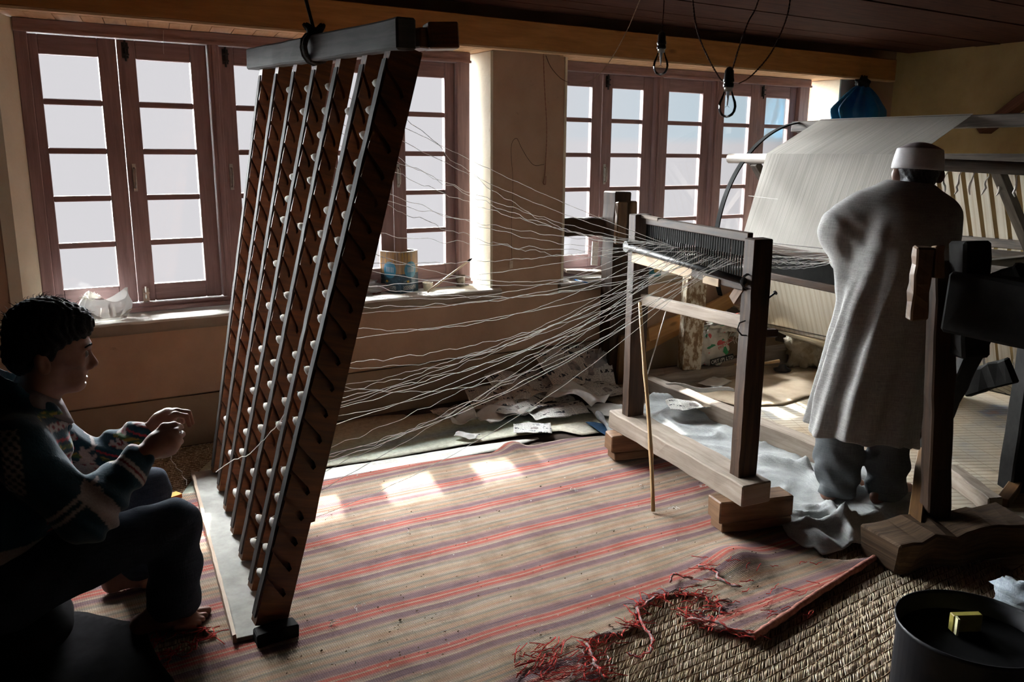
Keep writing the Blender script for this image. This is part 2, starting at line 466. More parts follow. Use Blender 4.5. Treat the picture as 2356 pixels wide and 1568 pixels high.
# ---------------------------------------------------------------- windows
ZT = 1.8775; RP = .219; PH = .192; NR = 5
def sash(parent, x0, x1, p0, p1, handle, bolts):
    s = MB(); zt, zb = 1.962, .725; th = .036; yc = .004
    pt, pb = ZT, ZT - RP * (NR - 1) - PH
    s.box(((x0 + p0) / 2, yc, (zt + zb) / 2), (p0 - x0 - .001, th, zt - zb)); s.box(((p1 + x1) / 2, yc, (zt + zb) / 2), (x1 - p1 - .001, th, zt - zb))
    s.box(((p0 + p1) / 2, yc, (zt + pt) / 2), (p1 - p0, th - .004, zt - pt)); s.box(((p0 + p1) / 2, yc, (zb + pb) / 2), (p1 - p0, th - .004, pb - zb))
    o = obj('sash', s, M_frame, parent, bevel=.003)
    for k in range(NR):
        z1 = ZT - RP * k
        pm = MB().box(((p0 + p1) / 2, .012, z1 - PH / 2), (p1 - p0 + .008, .003, PH + .008))
        obj('pane', pm, M_glass, o)
        if k: obj('muntin', MB().box(((p0 + p1) / 2, .004, z1 + (RP - PH) / 2), (p1 - p0, .026, RP - PH)), M_muntin, o, bevel=.003)
    if handle:
        hx = x0 + .03; hz = 1.33
        h = MB().box((hx, -.017, hz), (.018, .004, .13)); obj('handle_plate', h, M_steel, o)
        obj('handle', MB().tube([(hx, -.018, hz + .045), (hx, -.038, hz + .04), (hx, -.042, hz + .02), (hx, -.042, hz - .03), (hx, -.038, hz - .045), (hx, -.018, hz - .05)], .0045, 6), M_steel, o, smooth=True)
    if bolts:
        for hz, m in ((1.915, M_iron), (.755, M_steel)):
            hx = x0 + .035
            b = MB().box((hx, -.017, hz), (.028, .004, .07)); b.tube([(hx, -.024, hz - .05), (hx, -.024, hz + .045)], .005, 6); b.box((hx, -.026, hz + .012), (.03, .01, .008)); b.box((hx, -.026, hz - .02), (.03, .01, .008))
            obj('bolt', b, m, o)
    return o
def window(n, X, loc):
    """X: outer-left, joint positions and pane edges"""
    w = thing('window_%d' % n, None, None, loc, kind='structure')
    xL, xR = X['frame']
    for a, b in ((xL, X['s'][0][0]), (X['s'][-1][1], xR)):
        obj('jamb', MB().box(((a + b) / 2, .0, 1.36), (b - a, .085, 1.36)), M_frame, w, bevel=.004)
    obj('head_rail', MB().box(((xL + xR) / 2, -.005, 1.993), (xR - xL, .095, .058)), M_frame, w, bevel=.004)
    obj('head_bead', MB().box(((xL + xR) / 2, -.056, 1.97), (xR - xL, .012, .014)), M_frame, w)
    obj('bottom_rail', MB().box(((xL + xR) / 2, -.005, .703), (xR - xL, .095, .040)), M_frame, w, bevel=.004)
    obj('sill_bead', MB().box(((xL + xR) / 2, -.062, .694), (xR - xL, .03, .022)), M_frame, w, bevel=.003)
    for a, b in X['mull']:
        obj('mullion', MB().box(((a + b) / 2, -.004, 1.345), (b - a, .085, 1.24)), M_frame, w, bevel=.004)
        obj('mullion_bead', MB().box(((a + b) / 2, -.05, 1.345), ((b - a) * .45, .012, 1.24)), M_frame, w, bevel=.003)
    for q in X['s']: sash(w, *q)
window(1, dict(frame=(.215, 2.50), mull=[(1.035, 1.088), (1.568, 1.621)],
               s=[(.268, .629, .3075, .549, False, False), (.631, 1.034, .711, .957, True, True), (1.089, 1.567, 1.165, 1.49, True, True),
                  (1.622, 2.015, 1.695, 1.935, False, False), (2.017, 2.415, 2.097, 2.349, True, True)]), (0, 0, 0))
window(2, dict(frame=(3.08, 5.46), mull=[(3.93, 3.985), (4.466, 4.52)],
               s=[(3.13, 3.495, 3.17, 3.414, False, False), (3.497, 3.929, 3.579, 3.84, True, True), (3.986, 4.465, 4.068, 4.383, False, False),
                  (4.521, 4.94, 4.60, 4.86, False, False), (4.942, 5.35, 5.022, 5.276, False, True)]), (0, 0, 0))
# ---------------------------------------------------------------- floor coverings
def pip(x, y, poly):
    c = False; n = len(poly); j = n - 1
    for i in range(n):
        xi, yi = poly[i]; xj, yj = poly[j]
        if (yi > y) != (yj > y) and x < (xj - xi) * (y - yi) / (yj - yi) + xi: c = not c
        j = i
    return c
def near_edge(x, y, polys):
    best = (9, None)
    for poly in polys:
        n = len(poly)
        for i in range(n):
            ax, ay = poly[i]; bx, by = poly[(i + 1) % n]
            dx, dy = bx - ax, by - ay; L = dx * dx + dy * dy or 1e-9
            t = max(0, min(1, ((x - ax) * dx + (y - ay) * dy) / L)); qx, qy = ax + dx * t, ay + dy * t
            d = math.hypot(x - qx, y - qy)
            if d < best[0]: best = (d, (qx, qy))
    return best
def sheet(outer, holes, step, hfn):
    """cloth lying on the floor: grid clipped to an outline, edge verts snapped to it"""
    xs_ = [p[0] for p in outer]; ys_ = [p[1] for p in outer]
    x0, x1, y0, y1 = min(xs_), max(xs_), min(ys_), max(ys_)
    nx, ny = int((x1 - x0) / step) + 1, int((y1 - y0) / step) + 1
    keep = set(); cells = []
    for j in range(ny):
        for i in range(nx):
            cx, cy = x0 + (i + .5) * step, y0 + (j + .5) * step
            if pip(cx, cy, outer) and not any(pip(cx, cy, h) for h in holes): keep.add((i, j))
    cnt = {}
    for (i, j) in keep:
        for q in ((i, j), (i + 1, j), (i + 1, j + 1), (i, j + 1)): cnt[q] = cnt.get(q, 0) + 1
    idx = {}; mb = MB()
    for q in sorted(cnt):
        x, y = x0 + q[0] * step, y0 + q[1] * step
        if cnt[q] < 4:
            d, e = near_edge(x, y, [outer] + holes)
            if d < step * 1.1: x, y = e
        idx[q] = len(mb.v); mb.v.append((x, y, hfn(x, y)))
    for (i, j) in sorted(keep):
        mb.f.append([idx[(i, j)], idx[(i + 1, j)], idx[(i + 1, j + 1)], idx[(i, j + 1)]]); mb.uv.append(None)
    return mb
def fpts(px, z=.02): return [tuple(fl(x, y, z)[:2]) for x, y in px]
def nz(x, y, s, seed=0): return mnoise.noise(V((x * s, y * s, seed)))
# striped rug ------------------------------------------------------------
def rug_mat():
    k = N('striped_cotton_rug'); v = k.coord(); X, Y, Z = k.sep(v)
    wv = k.noise(v, 1.6, 2, .5)
    s = k.math('ADD', Y, k.math('MULTIPLY', k.math('SUBTRACT', wv, .5), .05))
    s = k.math('ADD', s, k.math('MULTIPLY', k.math('SUBTRACT', X, 1.6), .035))
    ph = k.math('FRACT', k.math('DIVIDE', k.math('ADD', s, 20.0 + 1.25), .287))
    tan = (.37, .28, .20); tan2 = (.43, .35, .27); red = (.44, .095, .075); pur = (.19, .12, .145); org = (.40, .255, .175); grn = (.225, .215, .18); pnk = (.34, .21, .19)
    col = k.ramp(ph, [(0, pnk), (.035, red), (.07, red), (.085, tan2), (.105, red), (.14, red), (.16, pnk), (.18, pur), (.25, pur), (.30, pnk), (.33, tan), (.37, grn), (.41, org), (.46, tan), (.50, grn), (.54, tan2), (.60, org), (.64, tan), (.70, tan2), (.76, grn), (.80, tan), (.83, pnk), (.86, pur), (.93, pur), (.955, tan2), (.985, pnk)])
    fine = k.n('ShaderNodeTexWave', bands_direction='Y'); fine.inputs['Scale'].default_value = 55; fine.inputs['Distortion'].default_value = 2.0; fine.inputs['Detail'].default_value = 2
    k.l(v, fine.inputs[0])
    warp = k.n('ShaderNodeTexWave', bands_direction='X'); warp.inputs['Scale'].default_value = 47; warp.inputs['Distortion'].default_value = 4.0; warp.inputs['Detail Scale'].default_value = 3
    k.l(v, warp.inputs[0])
    col = k.mix(k.math('MULTIPLY', fine.outputs['Fac'], .20), col, (.46, .36, .28))
    wmask = k.math('MULTIPLY', k.math('MULTIPLY', warp.outputs['Fac'], fine.outputs['Fac']), .55)
    col = k.mix(wmask, col, (.20, .13, .11))
    fs_ = k.noise(k.coord('Object', (2.5, 150, 1)), 1, 3, .7)
    col = k.mix(1.0, col, k.ramp(fs_, [(.30, (.62, .60, .66)), (.5, (1, 1, 1)), (.68, (1.0, .86, .74))]), 'MULTIPLY')
    dirt = k.ramp(k.noise(v, 5, 6, .7), [(.45, (1, 1, 1)), (.75, (.62, .56, .52))])
    col = k.mix(1.0, col, dirt, 'MULTIPLY')
    spk = k.ramp(k.noise(v, 95, 2, .5), [(.70, (0, 0, 0)), (.76, (1, 1, 1))])
    col = k.mix(k.math('MULTIPLY', spk, .5), col, (.16, .12, .10))
    h = k.math('ADD', k.math('MULTIPLY', warp.outputs['Fac'], fine.outputs['Fac']), k.math('MULTIPLY', k.noise(v, 140, 2), .6))
    k.bsdf(col, .95, .1, normal=k.bump(h, .7, .003)); return k.m
M_rug = rug_mat()
top = [(560, 1122), (640, 1112), (720, 1105), (900, 1078), (990, 1062), (1080, 1047), (1130, 1040), (1165, 1026), (1185, 1022), (1200, 1028), (1290, 1012), (1430, 1000)]
rug_o = [(-.5, -.80), (.25, -.83)] + fpts(top) + [(2.80, -1.24), (2.86, -1.75), (2.83, -2.3)] + fpts([(1890, 1285), (1950, 1290), (2012, 1282)]) + \
    fpts([(1735, 1466), (1700, 1460), (1640, 1450), (1590, 1432), (1582, 1418), (1600, 1411), (1650, 1424), (1662, 1402), (1640, 1382), (1600, 1368), (1560, 1366), (1510, 1374), (1478, 1390), (1464, 1412), (1466, 1440),
          (1450, 1452), (1420, 1460), (1385, 1464), (1365, 1472), (1352, 1490), (1362, 1520), (1378, 1545), (1392, 1568)]) + [(1.30, -2.95), (1.22, -3.2), (.6, -3.3), (.0, -3.3), (-.5, -2.6)]
rug_h = [fpts([(362, 1478), (420, 1460), (470, 1452), (482, 1470), (450, 1490), (400, 1510), (366, 1512)])]
RC = fl(1690, 1295, .02); RT = fl(1180, 1030, .02)
def rug_z(x, y):
    z = .020 + .004 * nz(x, y, 2.2) + .0015 * nz(x, y, 9, 3)
    d = math.hypot((x - RC.x) * .8 + (y - RC.y) * .5, (y - RC.y) * .9 - (x - RC.x) * .5); z += .05 * math.exp(-(d / .10) ** 2)
    d = math.hypot(x - RT.x, y - RT.y); z += .035 * math.exp(-(d / .06) ** 2)
    e = fl(1870, 1370, .02); d = abs((x - e.x) * .35 + (y - e.y) * .94) ; z += .012 * math.exp(-((x - 2.2) / .4) ** 2) * math.exp(-((y + 2.85) / .08) ** 2)
    z += .006 * math.sin(x * 7 + y * 3) * math.exp(-((y + 1.0) / .25) ** 2)
    return z
rm = sheet(rug_o, rug_h, .014, rug_z)
rug = thing('striped_rug', 'worn woven rug with red and purple stripes covering the floor', 'rug', (1.4, -2, 0))
obj('woven_cloth', rm, M_rug, rug, smooth=True, solid=.004)
M_red = plain('frayed_red_yarn', (.50, .07, .06), .95, .1, var=.5, sc=80)
M_greyyarn = plain('frayed_grey_yarn', (.33, .27, .26), .95, .1, var=.5, sc=80)
random.seed(5)
fr_r, fr_g = MB(), MB()
tear = fpts([(1735, 1466), (1640, 1450), (1582, 1425), (1600, 1411), (1650, 1424), (1662, 1402), (1640, 1382), (1600, 1368), (1560, 1366), (1510, 1374), (1478, 1390), (1464, 1412), (1466, 1440), (1420, 1460), (1385, 1464), (1352, 1490), (1362, 1520), (1392, 1568)])
for (ax, ay), (bx, by) in zip(tear, tear[1:]):
    L = math.hypot(bx - ax, by - ay)
    for q in range(int(L / .006)):
        t = random.random(); x, y = ax + (bx - ax) * t, ay + (by - ay) * t
        th = random.uniform(0, 2 * PI); l = random.uniform(.02, .075); z = .028; p = [V((x, y, z))]
        for s_ in range(4):
            th += random.uniform(-.6, .6); p.append(p[-1] + V((math.cos(th), math.sin(th), 0)) * l / 4); p[-1].z = max(.016, z + random.uniform(-.006, .008))
        (fr_r if random.random() < .75 else fr_g).tube(p, [.0022, .002, .002, .0016, .001], 4)
for px in ([(1505, 1375), (1468, 1400), (1480, 1440), (1502, 1470), (1500, 1495), (1470, 1512), (1440, 1500)], [(1352, 1475), (1360, 1510), (1378, 1540), (1395, 1566)], [(1700, 1350), (1660, 1335), (1640, 1310), (1600, 1300)], [(1580, 1425), (1640, 1430), (1700, 1450), (1740, 1465)], [(1590, 1330), (1550, 1318), (1540, 1345)]):
    p = [fl(x, y, .035) for x, y in px]; pp = []
    for a, b in zip(p, p[1:]):
        for s_ in range(5): pp.append(a.lerp(b, s_ / 5) + V((random.uniform(-1, 1), random.uniform(-1, 1), random.uniform(-1, 1))) * .003)
    pp = [q + V((random.uniform(-1, 1), random.uniform(-1, 1), random.uniform(-.3, .6))) * .004 for q in pp]; fr_g.tube(pp, [.0045 * random.uniform(.5, 1.3) for _ in pp], 6)
    for q in range(3): fr_r.tube([w + V((random.uniform(-1, 1), random.uniform(-1, 1), .4)) * .006 for w in pp], .0016, 4)
for q in range(90):  # loose yarns pulled out of the weave near the tear
    x, y = fl(random.uniform(1180, 1400), random.uniform(1480, 1568), .03)[:2]; th = random.uniform(-.6, .9); l = random.uniform(.02, .09)
    p = [V((x + math.cos(th) * l * t + random.uniform(-.006, .006), y + math.sin(th) * l * t + random.uniform(-.006, .006), .028 + random.uniform(0, .008))) for t in (0, .3, .6, 1)]
    (fr_r if random.random() < .8 else fr_g).tube(p, .0017, 4)
for q in range(45):
    x, y = fl(random.uniform(1600, 1900), random.uniform(1290, 1420), .03)[:2]; th = random.uniform(2.2, 3.6); l = random.uniform(.02, .06)
    p = [V((x + math.cos(th) * l * t, y + math.sin(th) * l * t + random.uniform(-.006, .006), rug_z(x, y) + .006 + random.uniform(0, .008))) for t in (0, .3, .6, 1)]
    fr_r.tube(p, .0015, 4)
for q in range(60):  # round the hole by the bare foot
    a = random.choice(rug_h[0]); th = random.uniform(0, 6.28); l = random.uniform(.02, .07)
    p = [V((a[0] + math.cos(th) * l * t + random.uniform(-.01, .01), a[1] + math.sin(th) * l * t + random.uniform(-.01, .01), .03)) for t in (0, .3, .6, 1)]
    fr_r.tube(p, .0018, 4)
tag(obj('frayed_fringe', fr_r, M_red, rug, smooth=True), kind='stuff')
tag(obj('frayed_edge_yarn', fr_g, M_greyyarn, rug, smooth=True), kind='stuff')
# rolled hem along the folded corner
hp = [fl(x, y, .03) for x, y in ((1735, 1464), (1800, 1420), (1870, 1372), (1940, 1328), (2012, 1282))]; pp = []
for a, b in zip(hp, hp[1:]):
    for s_ in range(6): pp.append(a.lerp(b, s_ / 6) + V((0, 0, random.uniform(-.002, .003))))
obj('rolled_hem', MB().tube(pp + [hp[-1]], [.012 * random.uniform(.8, 1.15) for _ in range(len(pp) + 1)], 8), plain('rug_hem', (.33, .14, .11), .95, .1, var=.5, sc=60), rug, smooth=True)
# reed mat: overlapping rows of straws tied with twine ------------------------
M_straw = N('dry_straw'); g_ = M_straw
at = g_.coord('Object', (30, 300, 30)); f_ = g_.noise(at, 1, 3)
rnd = g_.n('ShaderNodeNewGeometry')
c_ = g_.ramp(rnd.outputs['Random Per Island'], [(0, (.28, .19, .11)), (.5, (.46, .35, .22)), (1, (.68, .57, .40))])
g_.bsdf(g_.mix(.35, c_, g_.ramp(f_, [(.3, (.30, .20, .12)), (.7, (.75, .62, .42))])), .6, .35); M_straw = g_.m
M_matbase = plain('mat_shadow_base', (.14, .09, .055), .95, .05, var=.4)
M_twine = plain('mat_twine', (.20, .12, .07), .95, .1, var=.4, sc=60)
def straw_mat(name, label, x0, x1, y0, y1, row, sw, slant, z0, skip=None, seed=1, yfn=None):
    random.seed(seed)
    t = thing(name, label, 'mat', ((x0 + x1) / 2, (y0 + y1) / 2, 0))
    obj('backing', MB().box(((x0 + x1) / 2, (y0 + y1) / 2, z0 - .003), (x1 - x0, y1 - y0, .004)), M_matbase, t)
    s, tw = MB(), MB(); y = y0; r = 0
    while y < y1:
        x = x0
        while x < x1:
            if skip is None or not skip(x, y):
                yy = y + (yfn(x) if yfn else 0)
                w_ = sw * random.uniform(.7, 1.3); sl = slant * random.uniform(.7, 1.2); L = row * 1.12
                a = V((x - sl * L, yy - .04 * row, z0 + random.uniform(.001, .003))); b = V((x + sl * .2 * L, yy + L, z0 + random.uniform(.004, .008)))
                m_ = a.lerp(b, .5) + V((0, 0, .003)); hw = V((w_ / 2, 0, 0)); up = V((0, 0, .0022))
                vs_ = [a - hw, a + hw, m_ + hw, m_ - hw, b + hw * .7, b - hw * .7, m_ + up, a + up, b + up * .5]
                s.add(vs_, [[0, 7, 6, 3], [7, 1, 2, 6], [3, 6, 8, 5], [6, 2, 4, 8]])
            x += sw * random.uniform(.8, 1.15)
        pts = [V((x0 + (x1 - x0) * i / 60, y + (yfn(x0 + (x1 - x0) * i / 60) if yfn else 0) + random.uniform(-.002, .002), z0 + .007 + random.uniform(-.001, .001))) for i in range(61)]
        tw.tube(pts, .0026, 4)
        y += row; r += 1
    tag(obj('straws', s, M_straw, t), kind='stuff'); tag(obj('twine', tw, M_twine, t, smooth=True), kind='stuff')
    return t
def bend(x): return .10 * (x - 1.6) ** 2 * .25 + .02 * math.sin(x * 3)
straw_mat('straw_mat', 'woven straw mat with twine rows under the torn rug corner', .9, 3.35, -3.75, -2.5, .031, .0050, 1.15, .004, skip=lambda x, y: (y > -2.58 and x < 1.5), seed=3, yfn=bend)
straw_mat('straw_mat', 'fine straw matting beside the wall between seated man and rack', -.4, 1.12, -.86, -.24, .024, .006, .25, .004, seed=4)
straw_mat('straw_mat', 'scrap of straw mat showing through the rug hole by the bare foot', .22, .52, -2.16, -1.95, .03, .008, .2, .003, seed=6)
# plastic-coated strip mats along the wall ---------------------------------------
def printed(name, stops, sc=1.0, axis=1, off=0.0, line=None):
    k = N(name); v = k.coord(); o = k.sep(v); w = k.noise(v, 3, 3)
    s = k.math('ADD', k.math('MULTIPLY', k.math('ADD', o[axis], off), sc), k.math('MULTIPLY', k.math('SUBTRACT', w, .5), .12))
    col = k.ramp(s, stops); n = k.noise(v, 40, 5, .7)
    col = k.mix(1.0, col, k.ramp(n, [(.35, (.72, .70, .66)), (.6, (1, 1, 1))]), 'MULTIPLY')
    k.bsdf(col, .55, .35, normal=k.bump(k.noise(v, 18, 4), .25, .006)); return k.m
M_green = printed('green_cream_vinyl', [(0, (.80, .76, .62)), (.18, (.76, .77, .62)), (.30, (.58, .70, .58)), (.40, (.48, .62, .66)), (.48, (.62, .72, .60)), (.60, (.66, .66, .50)), (.8, (.60, .50, .36)), (1, (.40, .30, .20))], 1.5, 1, .98)
gm = [(.55, -.98)] + fpts([(735, 1075), (900, 1052), (1050, 1025), (1200, 1000), (1290, 990), (1340, 1000), (1440, 985)], .014) + [(2.95, -.9), (2.5, -.42), (1.6, -.30), (.95, -.30), (.75, -.6)]
t_ = sheet(gm, [], .03, lambda x, y: .013 + .002 * nz(x, y, 6) + (.05 * max(0, min(1, (y + .42) / .12)) ** 2 * (.5 + .5 * nz(x, 0, 3)) if x < 1.9 else 0))
tag(obj('vinyl_mat', t_, M_green, smooth=True, solid=.003), 'green and cream patterned vinyl mat along the window wall', 'mat')
M_white = printed('white_vinyl', [(0, (.52, .51, .46)), (.5, (.58, .565, .52)), (1, (.50, .50, .46))], 1.5, 1, 1.2)
wm = [(.6, -1.10)] + fpts([(735, 1108), (900, 1085), (1060, 1052), (1160, 1034)], .008) + fpts([(1260, 1004), (1060, 1030), (900, 1056), (735, 1082)], .008) + [(.6, -.9)]
tag(obj('vinyl_strip', sheet(wm, [], .025, lambda x, y: .010 + .002 * nz(x, y, 12)), M_white, smooth=True, solid=.002), 'narrow white vinyl strip between striped rug and green mat', 'mat')
# quilted mat under the reel --------------------------------------------------------
k = N('stitched_tan_mat'); v = k.coord('Object', rot=(0, 0, .5)); o_ = k.sep(v)
ln = k.math('FRACT', k.math('MULTIPLY', k.math('ADD', o_[1], 20), 24.0)); st = k.ramp(ln, [(0, (1, 1, 1)), (.10, (1, 1, 1)), (.16, (0, 0, 0)), (1, (0, 0, 0))])
ln2 = k.math('FRACT', k.math('MULTIPLY', k.math('ADD', o_[0], 20), 9.0)); st2 = k.ramp(ln2, [(0, (1, 1, 1)), (.04, (1, 1, 1)), (.06, (0, 0, 0)), (1, (0, 0, 0))])
base = k.ramp(k.noise(v, 2.4, 3), [(.35, (.36, .27, .18)), (.5, (.44, .37, .28)), (.62, (.38, .34, .28)), (.7, (.20, .22, .26)), (.78, (.32, .16, .10))])
col = k.mix(k.math('MULTIPLY', k.math('MAXIMUM', st, k.math('MULTIPLY', st2, .6)), .65), base, (.18, .13, .09))
k.bsdf(col, .85, .15, normal=k.bump(st, .5, -.004)); M_quilt = k.m
qm = [(3.12, -.35), (6.2, -.35), (6.2, -3.1), (3.0, -3.1), (3.05, -1.3)]
tag(obj('quilted_mat', sheet(qm, [], .06, lambda x, y: .010 + .004 * nz(x, y, 3)), M_quilt, smooth=True, solid=.006), 'pale stitched mat with printed blocks on the floor under the reel', 'mat')
k = N('brown_packing_paper'); v = k.coord(); k.bsdf(k.ramp(k.noise(v, 6, 5), [(.3, (.44, .33, .22)), (.7, (.64, .52, .38))]), .8, .2, normal=k.bump(k.noise(v, 9, 4), .4, .01)); M_paperb = k.m
bp = fpts([(1590, 905), (1640, 880), (1760, 862), (1900, 850), (1930, 890), (1880, 905), (1800, 930), (1700, 935)], .02)
tag(obj('packing_paper', sheet(bp, [], .04, lambda x, y: .022 + .006 * nz(x, y, 4)), M_paperb, smooth=True, solid=.002), 'creased brown paper spread on the floor under the white warp', 'paper')
# grey cloth crumpled round the foot of the reel ---------------------------------------
M_cloth = fabric('grey_dust_cloth', (.26, .27, .27), (.42, .43, .42), 500, bump=.3)
co = fpts([(1440, 992), (1490, 930), (1560, 918), (1640, 925), (1720, 955), (1760, 985), (1830, 1015), (1880, 1050), (1960, 1085), (2060, 1100), (2110, 1150), (2100, 1210), (2040, 1240), (2010, 1262), (1960, 1262), (1890, 1280), (1850, 1262), (1815, 1240), (1775, 1195), (1755, 1150), (1735, 1110), (1680, 1100), (1600, 1075), (1545, 1050), (1490, 1030)], .02)
CN = [(fl(a, b), fl(c, d), h, w) for a, b, c, d, h, w in [(1750, 1080, 1850, 1105, .055, .03), (1850, 1105, 1900, 1150, .05, .03), (1790, 1190, 1900, 1270, .04, .03), (1890, 1240, 2010, 1215, .045, .025), (1900, 1180, 1960, 1260, .035, .02), (1560, 960, 1700, 985, .035, .05), (1500, 935, 1600, 950, .05, .035), (1880, 1130, 2000, 1200, .03, .025), (1840, 1220, 1900, 1200, .03, .02), (1960, 1150, 2090, 1160, .03, .03), (1820, 1240, 1960, 1225, .035, .018), (1800, 1040, 1870, 1060, .03, .02)]]
def cloth_z(x, y):
    z = .030 + .010 * nz(x, y, 5) + .006 * nz(x, y, 13, 2)
    r_ = 1 - abs(nz(x + .1 * nz(x, y, 3), y, 4.5, 7)); z += .022 * r_ ** 5
    p = V((x, y))
    for a, b, h, w_ in CN:
        a2, b2 = a.xy, b.xy; ab = b2 - a2; t = max(0, min(1, (p - a2).dot(ab) / ab.dot(ab))); d = (p - a2 - ab * t).length
        z += h * .8 * math.exp(-(d / w_) ** 2)
    return z
tag(obj('floor_cloth', sheet(co, [], .014, cloth_z), M_cloth, smooth=True, solid=.003), 'crumpled grey cotton cloth on the floor at the standing man\'s feet', 'cloth')
# scraps, lint and crumbs on the rug
M_lint = plain('white_lint', (.72, .70, .66), .95, .1); M_crumb = plain('brown_crumbs', (.12, .08, .05), .9, .1)
random.seed(11); cr, li = MB(), MB()
for q in range(420):
    px = random.uniform(520, 1800); py = random.uniform(1060, 1560)
    if px < 640 and py > 1100 and random.random() < .5: px += 300
    p = fl(px, py, .02)
    if not pip(p.x, p.y, rug_o): continue
    r = random.uniform(.0012, .0045); z = rug_z(p.x, p.y) + .003; m_ = cr if random.random() < .72 else li
    c = V((p.x, p.y, z + r * .5)); e = [V((random.uniform(.5, 1.6), random.uniform(.4, 1), random.uniform(.4, .9))) * r for _ in range(1)][0]
    m_.add([c + V((e.x, 0, 0)), c - V((e.x, 0, 0)), c + V((0, e.y, 0)), c - V((0, e.y, 0)), c + V((0, 0, e.z)), c - V((0, 0, e.z))], [[0, 2, 4], [2, 1, 4], [1, 3, 4], [3, 0, 4], [2, 0, 5], [1, 2, 5], [3, 1, 5], [0, 3, 5]])
tag(obj('crumbs', cr, M_crumb), 'dark crumbs and bits scattered over the striped rug', 'debris', kind='stuff')
for q, (px, py) in enumerate([(1470, 1115), (1540, 1170), (1610, 1120), (1330, 1130), (760, 1440), (840, 1390), (470, 1130)]):
    p = fl(px, py, .03); th = random.uniform(0, 6); pts = []
    for i in range(14):
        pts.append(V((p.x + .045 * math.cos(th) * i / 14 + random.uniform(-.008, .008), p.y + .045 * math.sin(th) * i / 14 + random.uniform(-.008, .008), .030 + random.uniform(0, .004)))); th += random.uniform(-.5, .5)
    li.tube(pts, .0009, 3)
tag(obj('lint', li, M_lint), 'white lint and thread ends scattered over the striped rug', 'lint', kind='stuff')
# ---------------------------------------------------------------- bobbin rack
def z_at(X, Y, py):
    k_ = (H / 2 - py) / FPX; d0 = V((X, Y, 0)) - CAM
    return (k_ * d0.dot(FWD) - d0.dot(UPV)) / (UPV.z - k_ * FWD.z)
M_rack = wood('dark_oiled_rack_wood', (.045, .015, .006), (.22, .08, .021), .42, .8, .45, bump=.2)
M_rackedge = wood('worn_rail_lit_lip_wood', (.05, .046, .044), (.13, .118, .110), .8, .8, .1)
M_tray = plain('dusty_grey_board', (.36, .35, .32), .9, .15, var=.2, sc=14)
M_cotton = plain('white_cotton_yarn', (.80, .77, .71), .95, .1, var=.08, sc=200)
B1, B7, T1, T7 = V((.795, -.75, .045)), V((.622, -2.12, .045)), V((1.118, -.75, 1.816)), V((1.116, -2.12, 1.755))
rack = thing('bobbin_rack', 'tall leaning dark wood rack of notched posts holding thread bobbins', 'rack', (.72, -1.43, 0))
PW, PT, NS = .090, .045, 20
POST = []
for i in range(7):
    PW = .098 if i == 6 else .054; sw_ = PW / .098
    t = i / 6; b = B1.lerp(B7, t); tp = T1.lerp(T7, t); ax = (tp - b); L = ax.length; ax.normalize()
    yd = V((0, 1, 0)); yd = (yd - ax * yd.dot(ax)).normalized(); wd_ = yd.cross(ax) * 1.0
    if wd_.x < 0: wd_ = -wd_
    POST.append((b, ax, wd_, yd, L))
    def P(a, w_): return b + ax * a + wd_ * w_ - yd * (PT / 2)
    poly = [P(0, -PW / 2), P(0, PW / 2)]
    if i == 6: poly += [P(.33, PW / 2), P(.335, PW / 2 + .012), P(.42, PW / 2 + .008)]
    poly += [P(L, PW / 2), P(L, -PW / 2)]
    random.seed(40 + i)
    for k in range(NS):
        a = L - .085 - k * (L - .16) / NS
        e = random.uniform(-.003, .003)
        poly += [P(a + .012 + e, -PW / 2), P(a + .006, -PW / 2 + .004), P(a - .040, .014 * sw_), P(a - .056, .024 * sw_), P(a - .066, .017 * sw_), P(a - .055, .004 * sw_), P(a - .006, -PW / 2 + .002)]
    pm = MB().prism(poly, yd, .022)                       # notched front layer
    full = [P(0, -PW / 2), P(0, PW / 2), P(L, PW / 2), P(L, -PW / 2)]
    pm.prism([q + yd * .022 for q in full], yd, PT - .022)
    obj('post', pm, M_rack, rack)
    # grey lip along each post's front edge, window-lit tone put into its colour
    lip = MB().bar(b + ax * .02 + wd_ * (-PW / 2 - .001) + yd * .005, b + ax * (L - .05) + wd_ * (-PW / 2 - .001) + yd * .005, PT - .014, .005, up=wd_, seg=40, jit=.0009)
    obj('lit_lip', lip, M_rackedge, rack)
rd = (T7 - T1).normalized()
obj('top_rail', MB().bar(T1 - rd * .10 + V((-.035, 0, .025)), T7 + rd * .10 + V((-.04, 0, .03)), .06, .085, seg=16, jit=.002), M_rackedge, rack, bevel=.006)
obj('rear_rail', MB().bar(T1 - rd * .06 + V((.03, 0, .01)), T7 + rd * .03 + V((.06, 0, .03)), .05, .06, seg=10, jit=.002), M_rack, rack, bevel=.004)
obj('end_block', MB().bar(T7 + rd * .0 + V((.065, -.01, .035)), T7 + V((.155, -.03, .04)), .07, .075), M_rack, rack, bevel=.004)
bd = (B7 - B1).normalized()
obj('base_board', MB().bar(B1 - bd * .06 + V((-.035, 0, -.018)), B7 + bd * .035 + V((-.035, 0, -.018)), .135, .02, seg=8, jit=.001), M_tray, rack, bevel=.002)
obj('base_lip', MB().bar(B1 - bd * .06 + V((-.108, 0, -.008)), B7 + bd * .03 + V((-.108, 0, -.008)), .012, .032, seg=20, jit=.0015), wood('pale_lip_wood', (.34, .24, .17), (.55, .42, .31), .7), rack)
obj('foot', MB().bar(B7 + bd * .06 + V((-.05, 0, -.012)), B7 + bd * .06 + V((.07, 0, -.012)), .06, .06, seg=3, jit=.004), M_black, rack, bevel=.004)
